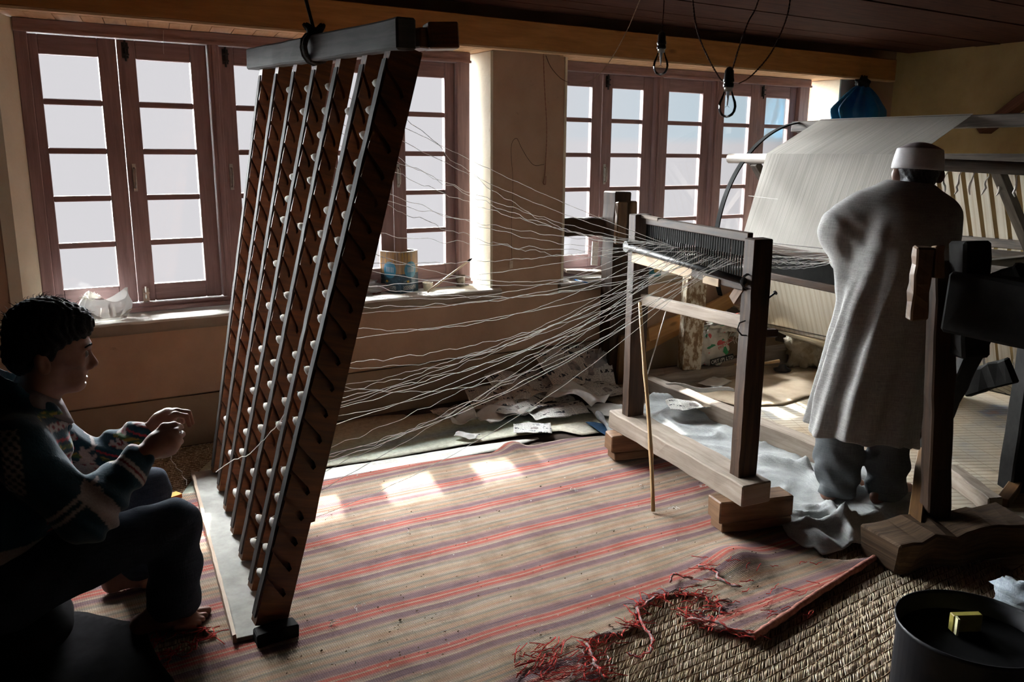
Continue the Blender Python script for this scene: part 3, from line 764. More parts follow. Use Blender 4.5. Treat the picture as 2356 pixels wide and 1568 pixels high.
# rope that hangs the rack from the ceiling
kt = min((T1.lerp(T7, q / 100) + V((-.04, 0, .03)) for q in range(100)), key=lambda p: abs(((p - CAM).dot(RGT) / (p - CAM).dot(FWD)) * FPX + W / 2 - 724))
rp = MB(); up_ = onY(694, -30, kt.y); up_ = kt + (up_ - kt) * ((ZC - kt.z) / (up_.z - kt.z))
rp.tube([kt + V((0, 0, .05)), kt.lerp(up_, .5) + V((.003, 0, 0)), up_], .006, 6)
for q in range(5):
    y_ = -.02 + q * .011; pts = []
    for a in range(13):
        th = 2 * PI * a / 12; pts.append(kt + V((.044 * math.cos(th), y_ + .006 * math.sin(th * 2 + q), .052 * math.sin(th))))
    rp.tube(pts, .0075, 6, False)
for q in range(7):
    a = random.uniform(0, 6.28); rp.tube([kt + V((.02 * math.cos(a), .02 * math.sin(a), .05)), kt + V((.035 * math.cos(a + 1), .03 * math.sin(a + 1), .075)), kt + V((.02 * math.cos(a + 2), .03 * math.sin(a + 2), .055))], .008, 6)
tag(obj('hanging_rope', rp, plain('dark_rope', (.035, .028, .022), .95, .1, var=.5, sc=120), smooth=True, loc=kt), 'dark rope knotted round the rack\'s top rail and tied to the ceiling', 'rope')
# bobbins: one prototype, copied
spool = MB().lathe([(.003, -.010), (.010, -.008), (.0135, .004), (.0145, .018), (.0138, .032), (.0105, .044), (.006, .052), (.0025, .055)], 12)
spin = MB().tube([(0, 0, -.016), (0, 0, .064)], .0018, 6)
me_sp = mesh_of(spool, 'yarn', V((0, 0, 0)), True); me_sp.materials.append(plain('bobbin_yarn', (.60, .57, .52), .95, .1, var=.12, sc=260))
me_si = mesh_of(spin, 'spindle', V((0, 0, 0)), True); me_si.materials.append(M_black)
random.seed(91)
BOB = []
DENS = [.04, .10, .30, .62, .62, .55, .97]
for i in range(7):
    b, ax, wd_, yd, L = POST[i]
    for k in range(NS):
        if random.random() > DENS[i]: continue
        a = L - .085 - k * (L - .16) / NS - .030
        p = b + ax * a + wd_ * (-.026 if i == 6 else -.008) + yd * (PT / 2 + .014)
        dr = (yd * 1.0 + wd_ * random.uniform(-.30, -.12) + ax * random.uniform(.05, .22)).normalized()
        BOB.append((p, dr, i, k))
for n, (p, dr, i, k) in enumerate(BOB):
    e = bpy.data.objects.new('thread_bobbin', None); COL.objects.link(e); e.location = p; e.empty_display_size = .02
    e.rotation_mode = 'QUATERNION'; e.rotation_quaternion = V((0, 0, 1)).rotation_difference(dr)
    tag(e, 'white bobbin on the %s rack post counted from the window, %s peg from top' % (ordw(i + 1), ordw(k + 1)), 'bobbin', 'bobbins on the leaning rack')
    for nm, me in (('yarn', me_sp), ('spindle', me_si)):
        o = bpy.data.objects.new(nm, me); COL.objects.link(o); o.parent = e
# ---------------------------------------------------------------- reed stand
M_stand = wood('black_brown_stand_wood', (.012, .008, .006), (.085, .043, .022), .6, .7, .25)
M_standlow = wood('worn_brown_stand_wood', (.08, .04, .02), (.27, .15, .08), .6, .7, .3)
M_greywood = wood('dusty_grey_timber', (.20, .155, .12), (.40, .33, .27), .75, .6, .2)
M_palewood = wood('pale_batten', (.42, .30, .18), (.66, .50, .33), .65, .6, .3)
SL, SR = V((2.56, -1.52, 0)), V((2.42, -2.35, 0)); sdn = (SR - SL).normalized(); spn = V((-sdn.y, sdn.x, 0))   # spn points to +X
zl, zr = z_at(SL.x, SL.y, 492), z_at(SR.x, SR.y, 548)
stand = thing('reed_stand', 'dark wooden stand with a row of black reed wires and two posts', 'stand', (2.49, -1.93, 0))
for S, zt in ((SL, zl), (SR, zr)):
    obj('post', MB().bar(S + V((0, 0, .235)), S + V((.0, 0, zt)), .085, .062, up=sdn, seg=14, jit=.0015), M_stand, stand, bevel=.004)
obj('base_beam', MB().bar(SL - sdn * .10 + V((-.01, 0, .198)), SR + sdn * .10 + V((-.01, 0, .198)), .135, .085, seg=12, jit=.003), M_greywood, stand, bevel=.005)
for S in (SL, SR):
    c = S + V((.02, -.02, 0)); d_ = V((.955, -.295, 0))
    obj('foot_block', MB().bar(c - d_ * .15 + V((0, 0, .115)), c + d_ * .17 + V((0, 0, .115)), .10, .085, seg=4, jit=.003), M_standlow, stand, bevel=.005)
    obj('foot_block', MB().bar(c - d_ * .135 + V((0, 0, .052)), c + d_ * .17 + V((0, 0, .052)), .09, .042, seg=4, jit=.003), M_standlow, stand, bevel=.004)
def on_stand(t, py): 
    p = SL.lerp(SR, t); return V((p.x, p.y, z_at(p.x, p.y, py)))
r0, r1 = on_stand(.06, 506), on_stand(.94, 546)
obj('reed_cap', MB().bar(r0, r1, .026, .034, seg=6, jit=.0006), M_stand, stand, bevel=.003)
o0, o1 = on_stand(.06, 588), on_stand(.94, 648)
obj('reed_sole', MB().bar(o0, o1, .026, .03, seg=6, jit=.0006), M_stand, stand, bevel=.003)
NW = 46; EYE = []
for i in range(NW):
    t = (i + .7) / (NW + .4); a = r0.lerp(r1, t); b = o0.lerp(o1, t); m_ = a.lerp(b, .56)
    wv = random.uniform(-.002, .002)
    w_ = MB().bar(a, a.lerp(b, .44) + sdn * wv, .0042, .011, up=sdn); w_.bar(a.lerp(b, .44) + sdn * wv, a.lerp(b, .62), .006, .005, up=sdn); w_.bar(a.lerp(b, .62), b, .0042, .009, up=sdn)
    obj('reed_wire', w_, M_black, stand); EYE.append(m_)
rod0, rod1 = on_stand(.0, 566) - spn * .06, on_stand(1.0, 645) - spn * .055
obj('front_rod', MB().tube([rod0 + sdn * -.01, rod0.lerp(rod1, .5), rod1], [.015, .013, .013], 10), M_iron, stand, smooth=True)
obj('rod_eye', MB().lathe([(.012, -.012), (.026, -.012), (.026, .012), (.012, .012)], 14, rod0, spn), M_iron, stand, smooth=False)
wi = MB()
for q in range(3):
    c = rod1 + V((.0, 0, 0)) + sdn * (.006 * q); wi.tube([c + V((.05 * math.cos(a) + .03, 0, .03 * math.sin(a))) for a in np.linspace(0, 6.28, 14)], .0018, 4, False)
obj('wire_binding', wi, M_iron, stand, smooth=True)
obj('pale_batten', MB().bar(on_stand(.03, 590) - spn * .045, on_stand(.60, 628) - spn * .045, .018, .045, seg=4, jit=.001), M_palewood, stand, bevel=.003)
obj('dark_batten', MB().bar(on_stand(.58, 626) - spn * .045, on_stand(.99, 656) - spn * .045, .016, .036), M_stand, stand, bevel=.003)
obj('joint_plate', MB().bar(on_stand(.70, 640) - spn * .056, on_stand(.82, 649) - spn * .056, .006, .03), M_palewood, stand)
obj('top_lath', MB().bar(on_stand(.03, 497), on_stand(.20, 505), .03, .014), M_greywood, stand, bevel=.002)
obj('lower_rail', MB().bar(on_stand(.06, 688), on_stand(.97, 748) + V((0, 0, .005)), .03, .05, seg=6, jit=.001), M_greywood, stand, bevel=.003)
obj('side_wedge', MB().bar(on_stand(.90, 690) - spn * .03, on_stand(.99, 640) - spn * .03, .03, .045), M_standlow, stand, bevel=.003)
nl = MB(); c = SR + spn * .04 + V((0, 0, z_at(SR.x, SR.y, 695))); nl.tube([c, c + spn * .05 + V((0, 0, .03))], .004, 5); nl.lathe([(.009, 0), (.009, .004)], 8, c + spn * .05 + V((0, 0, .03)), spn + V((0, 0, .6)))
nl2 = MB(); c = SL + V((-.04, -.02, z_at(SL.x, SL.y, 672))); nl2.tube([c, c + V((-.03, 0, .012))], .003, 5); obj('nail', nl2, M_iron, stand)
obj('nail', nl, M_iron, stand)
obj('peg', MB().bar(SR + V((.03, 0, z_at(SR.x, SR.y, 768))), SR + V((.11, -.015, z_at(SR.x, SR.y, 770))), .035, .03), M_stand, stand, bevel=.004)
hk = MB(); c = SR + V((-.045, 0, z_at(SR.x, SR.y, 735))); hk.tube([c + V((0, 0, 0)), c + V((-.03, 0, -.005)), c + V((-.04, 0, -.03)), c + V((-.025, -.01, -.05)), c + V((.01, -.01, -.055))], .003, 5)
obj('wire_hook', hk, M_iron, stand, smooth=True)
# ---------------------------------------------------------------- warp threads from rack to reed
random.seed(77)
k = N('fine_white_thread'); d_ = k.n('ShaderNodeBsdfDiffuse'); t_ = k.n('ShaderNodeBsdfTranslucent'); m_ = k.n('ShaderNodeMixShader'); m_.inputs[0].default_value = .4
d_.inputs[0].default_value = (.93, .92, .90, 1); t_.inputs[0].default_value = (.93, .92, .90, 1); k.l(d_.outputs[0], m_.inputs[1]); k.l(t_.outputs[0], m_.inputs[2]); k.l(m_.outputs[0], k.out.inputs[0]); M_thread = k.m
sel = sorted(BOB, key=lambda q: (q[3], q[2])); random.shuffle(sel); sel = sel[:38]
sel.sort(key=lambda q: -q[0].z + .25 * q[0].y)
eyes = [EYE[int(2 + q * (NW - 5) / 37)] for q in range(38)]
random.shuffle(eyes); eyes2 = sorted(eyes, key=lambda e: -e.y + random.uniform(-.25, .25))
def thread(a, b, sag, wob, n=72, r=.00102):
    pts = []; ph = random.uniform(0, 6); fr = random.uniform(48, 80); f2 = random.uniform(100, 170)
    d = (b - a); sd = V((-d.y, d.x, 0)).normalized()
    for i in range(n + 1):
        t = i / n; env = math.sin(PI * t) ** .5 if 0 < t < 1 else 0
        p = a.lerp(b, t); p.z -= sag * 4 * t * (1 - t)
        lw = wob * env * (1.15 - t)
        p.z += lw * (.6 * math.sin(fr * t + ph) + .4 * math.sin(f2 * t + 2 * ph)) ; p += sd * lw * .6 * math.sin(fr * 1.3 * t + ph * 3)
        pts.append(p)
    return MB().tube(pts, r, 4)
for (p, dr, i, k), e in zip(sel, eyes2):
    a = p + dr * .06
    sg = random.choice([.03, .05, .08, .11, .15]) + (.10 if .62 < a.z < .95 and random.random() < .55 else 0)
    tag(obj('warp_thread', thread(a, e, sg, random.choice([.003, .006, .009, .012])), M_thread, smooth=True, loc=a), 'warp thread to the reed from the %s rack post\'s %s peg from top' % (ordw(i + 1), ordw(k + 1)), 'thread', 'warp threads between rack and reed stand')
# ---------------------------------------------------------------- bamboo stick and wire in the stand
a = fl(1503, 1176, .03); b = V((SL.x, SL.y, 0)); b = on_stand(.10, 695) - spn * .03
st_ = MB(); pts = [a.lerp(b, t) + V((.006 * math.sin(5 * t), 0, 0)) for t in np.linspace(0, 1, 12)]
st_.tube(pts, [.0085 + (.002 if q in (3, 7) else 0) for q in range(12)], 8)
tag(obj('bamboo_stick', st_, wood('bamboo_skin', (.30, .17, .07), (.52, .34, .17), .4), smooth=True, loc=a), 'thin bamboo stick leaning against the reed stand, foot on the rug', 'stick')
a = on_stand(.32, 708) - spn * .01; b = onX(1480, 892, 2.72)
tag(obj('tie_wire', MB().tube([a, a.lerp(b, .5), b], .003, 5), M_steel, smooth=True, loc=b), 'straight thin wire running down from the stand\'s lower rail', 'wire')
# ---------------------------------------------------------------- loom: left post with its arm, right post with its wedges
M_loom = wood('old_dark_loom_wood', (.010, .007, .005), (.06, .03, .015), .7, .6, .2)
M_loomworn = wood('worn_brown_wedge', (.07, .032, .012), (.19, .10, .04), .5, .7, .35)
lp = thing('loom_post', 'thick dark loom post by the second window with a wooden wedge', 'post', (3.38, -.34, 0))
zt = z_at(3.38, -.34, 440)
obj('upright', MB().bar((3.38, -.34, .0), (3.38, -.34, zt), .13, .125, up=(0, 1, 0), seg=16, jit=.003), M_loom, lp, bevel=.008)
obj('wedge', MB().bar((3.34, -.425, z_at(3.34, -.42, 560)), (3.345, -.425, z_at(3.34, -.42, 464)), .075, .035, up=(0, 1, 0), seg=6, jit=.003), M_loomworn, lp, bevel=.006)
obj('wedge', MB().bar((3.455, -.40, z_at(3.455, -.40, 540)), (3.455, -.40, z_at(3.455, -.40, 462)), .05, .035, up=(0, 1, 0), seg=4, jit=.003), M_loomworn, lp, bevel=.006)
obj('arm', MB().bar((3.085, -.13, z_at(3.09, -.13, 522)), (3.36, -.29, z_at(3.36, -.29, 520)), .06, .115, seg=8, jit=.004), M_loom, lp, bevel=.008)
obj('brace_board', MB().bar((3.42, -.42, .02), (3.43, -.42, z_at(3.43, -.42, 770)), .12, .03, up=(0, 1, 0), seg=4, jit=.002), M_loomworn, lp, bevel=.004)
bo = MB().bar(onY(1300, 622, -.1), onY(1385, 626, -.2), .10, .022, seg=6, jit=.002)
tag(obj('plank', bo, M_greywood, bevel=.003, loc=onY(1340, 640, -.1)), 'dusty short plank lying across the sill against the dark loom post', 'plank')
rl = thing('loom_post', 'black square loom post with brown wedges in front of the standing man', 'post', (2.93, -2.83, 0))
RP_ = V((2.90, -2.80, 0)); zt = z_at(RP_.x, RP_.y, 552)
rpx = lambda px, py, X=2.93: onX(px, py, X)
obj('upright', MB().bar(fl(2150, 1200, .10), rpx(2172, 600, 3.0), .085, .075, up=(.5, .8, 0), seg=14, jit=.003), M_loom, rl, bevel=.006)
obj('head', MB().bar(rpx(2228, 820, 3.0), rpx(2232, 553, 3.0), .10, .11, up=(.5, .8, 0), seg=6, jit=.004), M_black, rl, bevel=.01)
obj('wedge', MB().bar(rpx(2107, 735, 2.86), rpx(2126, 566, 2.86), .062, .05, up=(.5, .8, 0), seg=8, jit=.004), M_loomworn, rl, bevel=.006)
obj('wedge', MB().bar(rpx(2157, 640, 2.9), rpx(2158, 564, 2.9), .034, .04, up=(.5, .8, 0), seg=4, jit=.003), M_loomworn, rl, bevel=.004)
obj('cross_beam', MB().bar(rpx(2190, 690, 2.98), V((3.02, -3.75, 0)) + V((0, 0, rpx(2190, 690, 2.98).z - .03)), .12, .22, seg=8, jit=.005), M_black, rl, bevel=.012)
obj('base_block', MB().bar(fl(2020, 1262, .07), fl(2330, 1215, .07), .19, .13, seg=12, jit=.012), wood('split_old_block', (.03, .019, .013), (.14, .09, .055), .9, 1.2, .1, bump=.8), rl, bevel=.008)
obj('prop', MB().bar(fl(2105, 1215, .12), fl(2122, 1085, .12) + V((0, 0, .10)), .035, .05, up=(.5, .8, 0), seg=4, jit=.002), M_loomworn, rl, bevel=.004)
obj('diagonal_brace', MB().bar(rpx(2255, 770, 3.25), fl(2165, 1050, .12) + V((.05, .1, 0)), .07, .07, seg=8, jit=.004), M_black, rl, bevel=.006)
obj('low_rail', MB().bar(fl(2185, 1085, .10), fl(2290, 1165, .08), .06, .075, seg=6, jit=.003), M_greywood, rl, bevel=.005)
# second loom frame at the right edge of the picture
fr2 = thing('second_loom', 'black loom upright and slanting rail at the far right edge', 'loom', (3.75, -3.0, 0))
pb = fl(2335, 1125, .01)
obj('upright', MB().bar(pb, V((pb.x + .02, pb.y, z_at(pb.x, pb.y, 600))), .11, .11, up=(.5, .8, 0), seg=8, jit=.004), M_black, fr2, bevel=.008)
obj('shoulder', MB().bar(rpx(2270, 690, 3.3), rpx(2375, 640, 3.3), .08, .16, seg=5, jit=.012), M_black, fr2, bevel=.012)
obj('slanting_rail', MB().bar(fl(2305, 1160, .02), fl(2370, 1085, .02) + V((0, 0, .05)), .05, .05, seg=4, jit=.002), M_loomworn, fr2, bevel=.004)
obj('pedal_rail', MB().bar(rpx(2215, 885, 3.6), rpx(2330, 850, 3.6), .05, .11, seg=6, jit=.006), M_black, fr2, bevel=.006)
sp_ = MB(); c0 = rpx(2270, 752, 3.3)
for q in range(5):
    c = c0 + V((.012 * q, -.008 * q, 0)); sp_.tube([c + V((.010 * math.cos(a), 0, .010 * math.sin(a))) for a in np.linspace(0, 6.28, 12)], .002, 4, False)
obj('spring', sp_, M_iron, fr2, smooth=True)
# floor beam running from the left loom post to the right one
tag(obj('floor_beam', MB().bar(V((3.40, -.50, .085)), V((3.24, -2.25, .085)), .085, .09, seg=16, jit=.003), M_greywood, bevel=.005, loc=(3.33, -1.4, 0)), 'long sawn timber lying on the floor behind the reed stand', 'timber')
# ---------------------------------------------------------------- octagonal warping reel
def yarn_mat(name, a, b, sc, trans=.35, stripe=0.0):
    k = N(name); v = k.coord(); X, Y, Z = k.sep(v)
    w = k.n('ShaderNodeTexNoise'); w.inputs['Scale'].default_value = 1.0; w.inputs['Detail'].default_value = 5; w.inputs['Roughness'].default_value = .75
    k.l(k.coord('Object', (1.2, sc, 1.2)), w.inputs['Vector'])
    col = k.ramp(w.outputs['Fac'], [(.32, a), (.62, b)])
    if stripe:
        s = k.math('FRACT', k.math('MULTIPLY', k.math('ADD', Y, 20), stripe)); sr = k.ramp(s, [(0, (0, 0, 0)), (.18, (1, 1, 1)), (.30, (1, 1, 1)), (.5, (0, 0, 0)), (1, (0, 0, 0))])
        col = k.mix(k.math('MULTIPLY', sr, .45), col, (.52, .43, .30))
    d = k.n('ShaderNodeBsdfDiffuse'); t = k.n('ShaderNodeBsdfTranslucent'); m = k.n('ShaderNodeMixShader'); m.inputs[0].default_value = trans
    k.l(col, d.inputs[0]); k.l(col, t.inputs[0]); k.l(d.outputs[0], m.inputs[1]); k.l(t.outputs[0], m.inputs[2])
    bp_ = k.bump(w.outputs['Fac'], .4, .003); k.l(bp_, d.inputs['Normal']); k.l(m.outputs[0], k.out.inputs[0]); return k.m
M_warp = yarn_mat('white_warp_sheet', (.30, .28, .245), (.60, .575, .53), 420)
M_warp2 = yarn_mat('striped_warp_sheet', (.60, .54, .44), (.78, .73, .63), 300, .3, 26)
M_bar = wood('reel_bar_wood', (.03, .024, .019), (.13, .105, .085), .5, .7, .4)
DC = V((5.0, 0, .90)); DR = .76
def oct_(k_, r=DR): a = PI / 2 + k_ * PI / 4; return V((DC.x + r * math.cos(a), 0, DC.z + r * math.sin(a)))
reel = thing('warping_reel', 'huge octagonal wooden reel wound with pale warp yarn', 'reel', (5.0, -1.5, 0))
YE0, YE1 = -.30, -3.0
for k_ in range(8):
    p = oct_(k_)
    b_ = MB()
    if k_ in (1,): b_.tube([p + V((0, -.22, 0)), p + V((0, -1.0, 0)), p + V((0, YE1, -.06))], .034, 10)
    else: b_.bar(p + V((0, YE0, 0)), p + V((0, YE1, 0)), .06, .075, up=(p - DC), seg=8, jit=.001)
    obj('bar', b_, M_bar, reel, smooth=(k_ == 1), bevel=0 if k_ == 1 else .006)
for y_ in (-.42, -2.05):
    for k_ in range(8):
        p = oct_(k_, DR - .03); obj('spoke', MB().bar(DC + V((0, y_, 0)), p + V((0, y_, 0)), .05, .055, up=(0, 1, 0)), M_bar, reel, bevel=.004)
obj('axle', MB().tube([DC + V((0, -.22, 0)), DC + V((0, -3.1, 0))], .035, 10), M_bar, reel, smooth=True)
hoop = MB(); HC = V((5.06, -.36, .86)); HRr = .83
for s_ in (0,):
    pts = [HC + V((HRr * math.cos(a), 0, HRr * math.sin(a))) for a in np.linspace(math.radians(95), math.radians(205), 40)]
    for q in range(39):
        hoop.bar(pts[q], pts[q + 1], .035, .010, up=(pts[q] - HC))
obj('iron_hoop', hoop, plain('hoop_iron', (.012, .012, .012), .9, .08), reel)
for y_ in (-.45,):
    obj('hoop_strut', MB().bar(oct_(1) + V((.0, y_, -.03)), oct_(1) + V((.20, y_, -.24)), .05, .05, up=(0, 1, 0)), M_bar, reel)
# the warp sheet over the front faces, top bar to lowest bar
def facepath(k0, k1, r=DR + .045):
    return [oct_(k_, r) for k_ in range(k0, k1 + 1)]
def strip(path, y0, y1, n=12, y0e=None, y1e=None, sag=0.0):
    m = len(path) - 1
    def fn(u, v):
        t = v * m; a = int(min(t, m - 1)); q = t - a; p = path[a].lerp(path[a + 1], q)
        ya = y0 + ((y0e if y0e is not None else y0) - y0) * v; yb = y1 + ((y1e if y1e is not None else y1) - y1) * v
        p = p.copy(); p.y = ya + (yb - ya) * u
        if sag: p += (DC - V((p.x, 0, p.z))).normalized() * sag * math.sin(PI * q)
        return p
    return MB().grid(n, m * 8, fn)
obj('warp_sheet', strip(facepath(0, 2), -.53, -1.60, y0e=-.62, y1e=-1.68), M_warp, reel, solid=.002)
obj('warp_sheet', strip(facepath(2, 4), -.62, -1.68, y0e=-.74, y1e=-1.7), M_warp2, reel, solid=.002)
# bands of yarn on the far side, seen through the open frame
random.seed(31)
for q in range(22):
    y_ = -1.0 - q * .088
    for ka, kb in ((5, 7),):
        pth = [oct_(k_, DR - .01) for k_ in (7, 6, 5)]
        obj('yarn_band', strip(pth, y_, y_ - .055, 1, y_ - .02, y_ - .085), M_warp2, reel, solid=.002)
for q in range(16):
    y_ = -1.72 - q * .075
    obj('yarn_band', strip([oct_(2, DR + .04), oct_(3, DR + .04), oct_(4, DR + .04)], y_, y_ - .06, 1), M_warp2, reel, solid=.002)
random.seed(8)
for q in range(13):
    p = oct_(1, DR + .0) + V((.10, -1.75 - q * .075, -.06)); pts = [p]
    for s_ in range(6): pts.append(pts[-1] + V((random.uniform(-.008, .008), random.uniform(-.012, .012), -.020)))
    obj('yarn_tail', MB().tube(pts, [.003, .003, .004, .006, .007, .006, .003], 5), M_cotton, reel, smooth=True)
# long heald in front of the reel, where the standing man gathers the threads
hd = thing('heald', 'black comb-like heald bar in front of the white warp beside the man', 'heald', (3.95, -1.2, 0))
h0, h1 = onX(1775, 572, 3.95), onX(1940, 600, 3.95)
hdv = (h1 - h0).normalized()
h0 = h0 - hdv * .12; h1 = h1 + hdv * .55
obj('upper_bar', MB().bar(h0, h1, .04, .045, seg=8, jit=.002), M_stand, hd, bevel=.004)
obj('lower_bar', MB().bar(h0 - V((0, 0, .16)), h1 - V((0, 0, .16)), .04, .04, seg=8, jit=.002), M_stand, hd, bevel=.004)
tt = MB(); nT = 150
for q in range(nT):
    a = h0.lerp(h1, (q + .5) / nT); tt.bar(a - V((0, 0, .02)), a - V((0, 0, .145)), .0022, .010, up=hdv)
tag(obj('heald_teeth', tt, M_black, hd), kind='stuff')
for a in (h0 + hdv * .03, h1 - hdv * .03):
    obj('leg', MB().bar(a - V((0, 0, .0)), V((a.x + .03, a.y, .02)), .05, .05, up=(0, 1, 0), seg=6, jit=.002), M_loom, hd, bevel=.004)
# threads gathered from the reed into the man's hands
random.seed(15)
hand = onX(1940, 590, 3.25)
for q in range(16):
    ei = int(q * (NW - 1) / 15); a = EYE[ei]; b = hand + V((random.uniform(-.02, .02), random.uniform(-.02, .02), random.uniform(-.03, .03)))
    tag(obj('gathered_thread', thread(a, b, random.uniform(.0, .05), random.choice([.002, .004, .007]), 40), M_thread, smooth=True, loc=a), 'thread to the standing man\'s hand from the %s reed gap counted from the window' % ordw(ei + 1), 'thread', 'threads between reed and standing man')
# ---------------------------------------------------------------- bench frame under the second window
bn = thing('trestle', 'rough trestle of flaking cream post and pine braces under window', 'trestle', (4.14, -.30, 0))
k = N('flaking_cream_paint'); v = k.coord('Object', (1, 1, .5)); n_ = k.noise(v, 26, 5, .7)
k.bsdf(k.ramp(n_, [(.40, (.20, .12, .06)), (.47, (.34, .24, .14)), (.52, (.62, .55, .42)), (.75, (.70, .64, .52))]), .7, .2, normal=k.bump(n_, .5, .004)); M_flake = k.m
M_pine = wood('orange_pine_plank', (.34, .16, .05), (.56, .30, .12), .6, .7, .3)
cp = fl(1585, 848, .085)
obj('post', MB().bar(cp, V((cp.x + .01, cp.y, z_at(cp.x, cp.y, 625))), .13, .11, up=(.4, .9, 0), seg=8, jit=.003), M_flake, bn, bevel=.006)
obj('brace', MB().bar(onY(1480, 792, -.33), onY(1722, 668, -.30), .035, .105, seg=6, jit=.002), M_pine, bn, bevel=.003)
obj('brace', MB().bar(onY(1490, 770, -.42), onY(1500, 790, -.42) + V((.45, .02, .16)), .03, .09, seg=4, jit=.002), M_pine, bn, bevel=.003)
obj('ground_sill', MB().bar(fl(1490, 872, .045) , fl(1715, 842, .045), .16, .085, seg=10, jit=.006), M_greywood, bn, bevel=.006)
sb = onY(1690, 712, -.35)
obj('shelf_bracket', MB().bar(sb, sb + V((.5, -.15, -.10)), .12, .05, seg=4, jit=.002), M_greywood, bn, bevel=.004)
st2 = thing('floor_timber', 'low dark timber step behind the reed stand\'s right post', 'timber', fl(1790, 835, 0))
obj('block', MB().bar(fl(1745, 822, .06), fl(1818, 812, .06), .12, .12, seg=5, jit=.005), M_greywood, st2, bevel=.006)
# ---------------------------------------------------------------- people
class Field:
    def __init__(s, lo, hi, h):
        s.lo = np.array(lo, float); s.h = h; s.n = np.ceil((np.array(hi, float) - s.lo) / h).astype(int) + 1
        s.F = np.full(tuple(s.n), .3, np.float32); s.ax = [s.lo[i] + h * np.arange(s.n[i]) for i in range(3)]
    def blk(s, a, b):
        i0 = np.clip(np.floor((np.array(a) - s.lo) / s.h).astype(int), 0, s.n); i1 = np.clip(np.ceil((np.array(b) - s.lo) / s.h).astype(int) + 1, 0, s.n)
        sl = tuple(slice(p, q) for p, q in zip(i0, i1))
        g = np.meshgrid(s.ax[0][sl[0]], s.ax[1][sl[1]], s.ax[2][sl[2]], indexing='ij'); return sl, np.stack(g, -1)
    def cap(s, a, b, ra, rb=None, k=.02):
        rb = ra if rb is None else rb; a = np.array(a, float); b = np.array(b, float); m = max(ra, rb) + k + 4 * s.h
        sl, P = s.blk(np.minimum(a, b) - m, np.maximum(a, b) + m)
        s.F[sl] = smin(s.F[sl], sd_cap(P, a, b, ra, rb), k); return s
    def chain(s, pts, rs, k=.02):
        for i in range(len(pts) - 1): s.cap(pts[i], pts[i + 1], rs[i], rs[i + 1], k)
        return s
    def ell(s, c, r, rot=None, k=.02, sub=False):
        m = max(r) + k + 4 * s.h; c = np.array(c, float)
        sl, P = s.blk(c - m, c + m); d = sd_ell(P, c, r, rot)
        s.F[sl] = smax(s.F[sl], -d, k) if sub else smin(s.F[sl], d, k); return s
    def apply(s, fn):
        for i in range(s.n[0]):
            Y, Z = np.meshgrid(s.ax[1], s.ax[2], indexing='ij'); P = np.stack([np.full_like(Y, s.ax[0][i]), Y, Z], -1)
            s.F[i] = fn(P, s.F[i])
        return s
    def mesh(s):
        return nets(None, s.lo, s.lo + s.h * (s.n - 1), s.h, s.F)
_nets = nets
def nets(fn, lo, hi, h, F=None):
    if F is None: return _nets(fn, lo, hi, h)
    it = iter(range(F.shape[0])); return _nets(lambda P: F[next(it)], lo, np.array(hi) - h * .5, h)
def skin(name, c):
    k = N(name); v = k.coord(); n_ = k.noise(v, 40, 4)
    p = k.bsdf(k.ramp(n_, [(.3, tuple(x * .8 for x in c)), (.7, c)]), .5, .4, normal=k.bump(n_, .15, .002)); return k.m
M_skin = skin('tanned_skin', (.27, .13, .09))
M_hair = plain('black_hair', (.008, .0075, .008), .75, .15, var=.3, sc=150, bump=.8)
M_jean = fabric('dark_blue_trousers', (.022, .030, .046), (.05, .062, .085), 700, bump=.25)
def vcol(name, rough=.95):
    k = N(name); a = k.n('ShaderNodeVertexColor'); a.layer_name = 'Col'; v = k.coord(); n_ = k.noise(v, 160, 3)
    c = k.mix(1.0, a.outputs[0], k.ramp(n_, [(.3, (.75, .75, .75)), (.7, (1, 1, 1))]), 'MULTIPLY'); k.bsdf(c, rough, .1, normal=k.bump(n_, .4, .003), sheen=.25); return k.m
M_jacket = vcol('navy_fleece')
# ---- seated man winding thread ------------------------------------------------------
YM = -1.80
man = thing('person', 'man in dark patterned jacket crouching by the rack, winding thread in both hands', 'person', (.05, YM, 0))
f = Field((-.30, -2.14, -.0), (.54, -1.46, 1.08), .0038)
y = YM
f.ell((.135, y, .935), (.100, .078, .100), k=.02).ell((.165, y, .86), (.062, .058, .085), k=.04).ell((.188, y, .800), (.026, .030, .024), k=.03)
f.cap((.120, y, .80), (.185, y, .795), .040, .022, .03)
f.ell((.222, y, .899), (.018, .052, .013), k=.018)
f.cap((.226, y, .884), (.243, y, .843), .0085, .0120, .010).ell((.228, y - .013, .836), (.013, .009, .009), k=.008).ell((.228, y + .013, .836), (.013, .009, .009), k=.008)
f.ell((.2105, y, .8185), (.013, .026, .0062), k=.004).ell((.2075, y, .8035), (.013, .024, .0070), k=.004).ell((.224, y, .8110), (.016, .025, .0030), k=.002, sub=True).ell((.214, y, .793), (.010, .022, .005), k=.006, sub=True).ell((.190, y, .783), (.020, .024, .015), k=.014)
for s_ in (-1, 1):
    f.ell((.231, y + s_ * .034, .880), (.014, .020, .012), k=.012, sub=True)
    f.ell((.2135, y + s_ * .033, .880), (.0125, .013, .0105), k=.003)
    f.ell((.190, y + s_ * .047, .855), (.022, .016, .016), k=.02); f.ell((.180, y + s_ * .064, .822), (.030, .018, .022), (0, .3, 0), k=.03, sub=True)
    f.ell((.107, y + s_ * .080, .873), (.020, .009, .032), (0, -.25, 0), k=.006); f.ell((.112, y + s_ * .089, .874), (.010, .006, .018), k=.004, sub=True)
f.chain([(.105, y, .84), (.075, y, .75), (.04, y, .66)], [.055, .058, .075], .03)
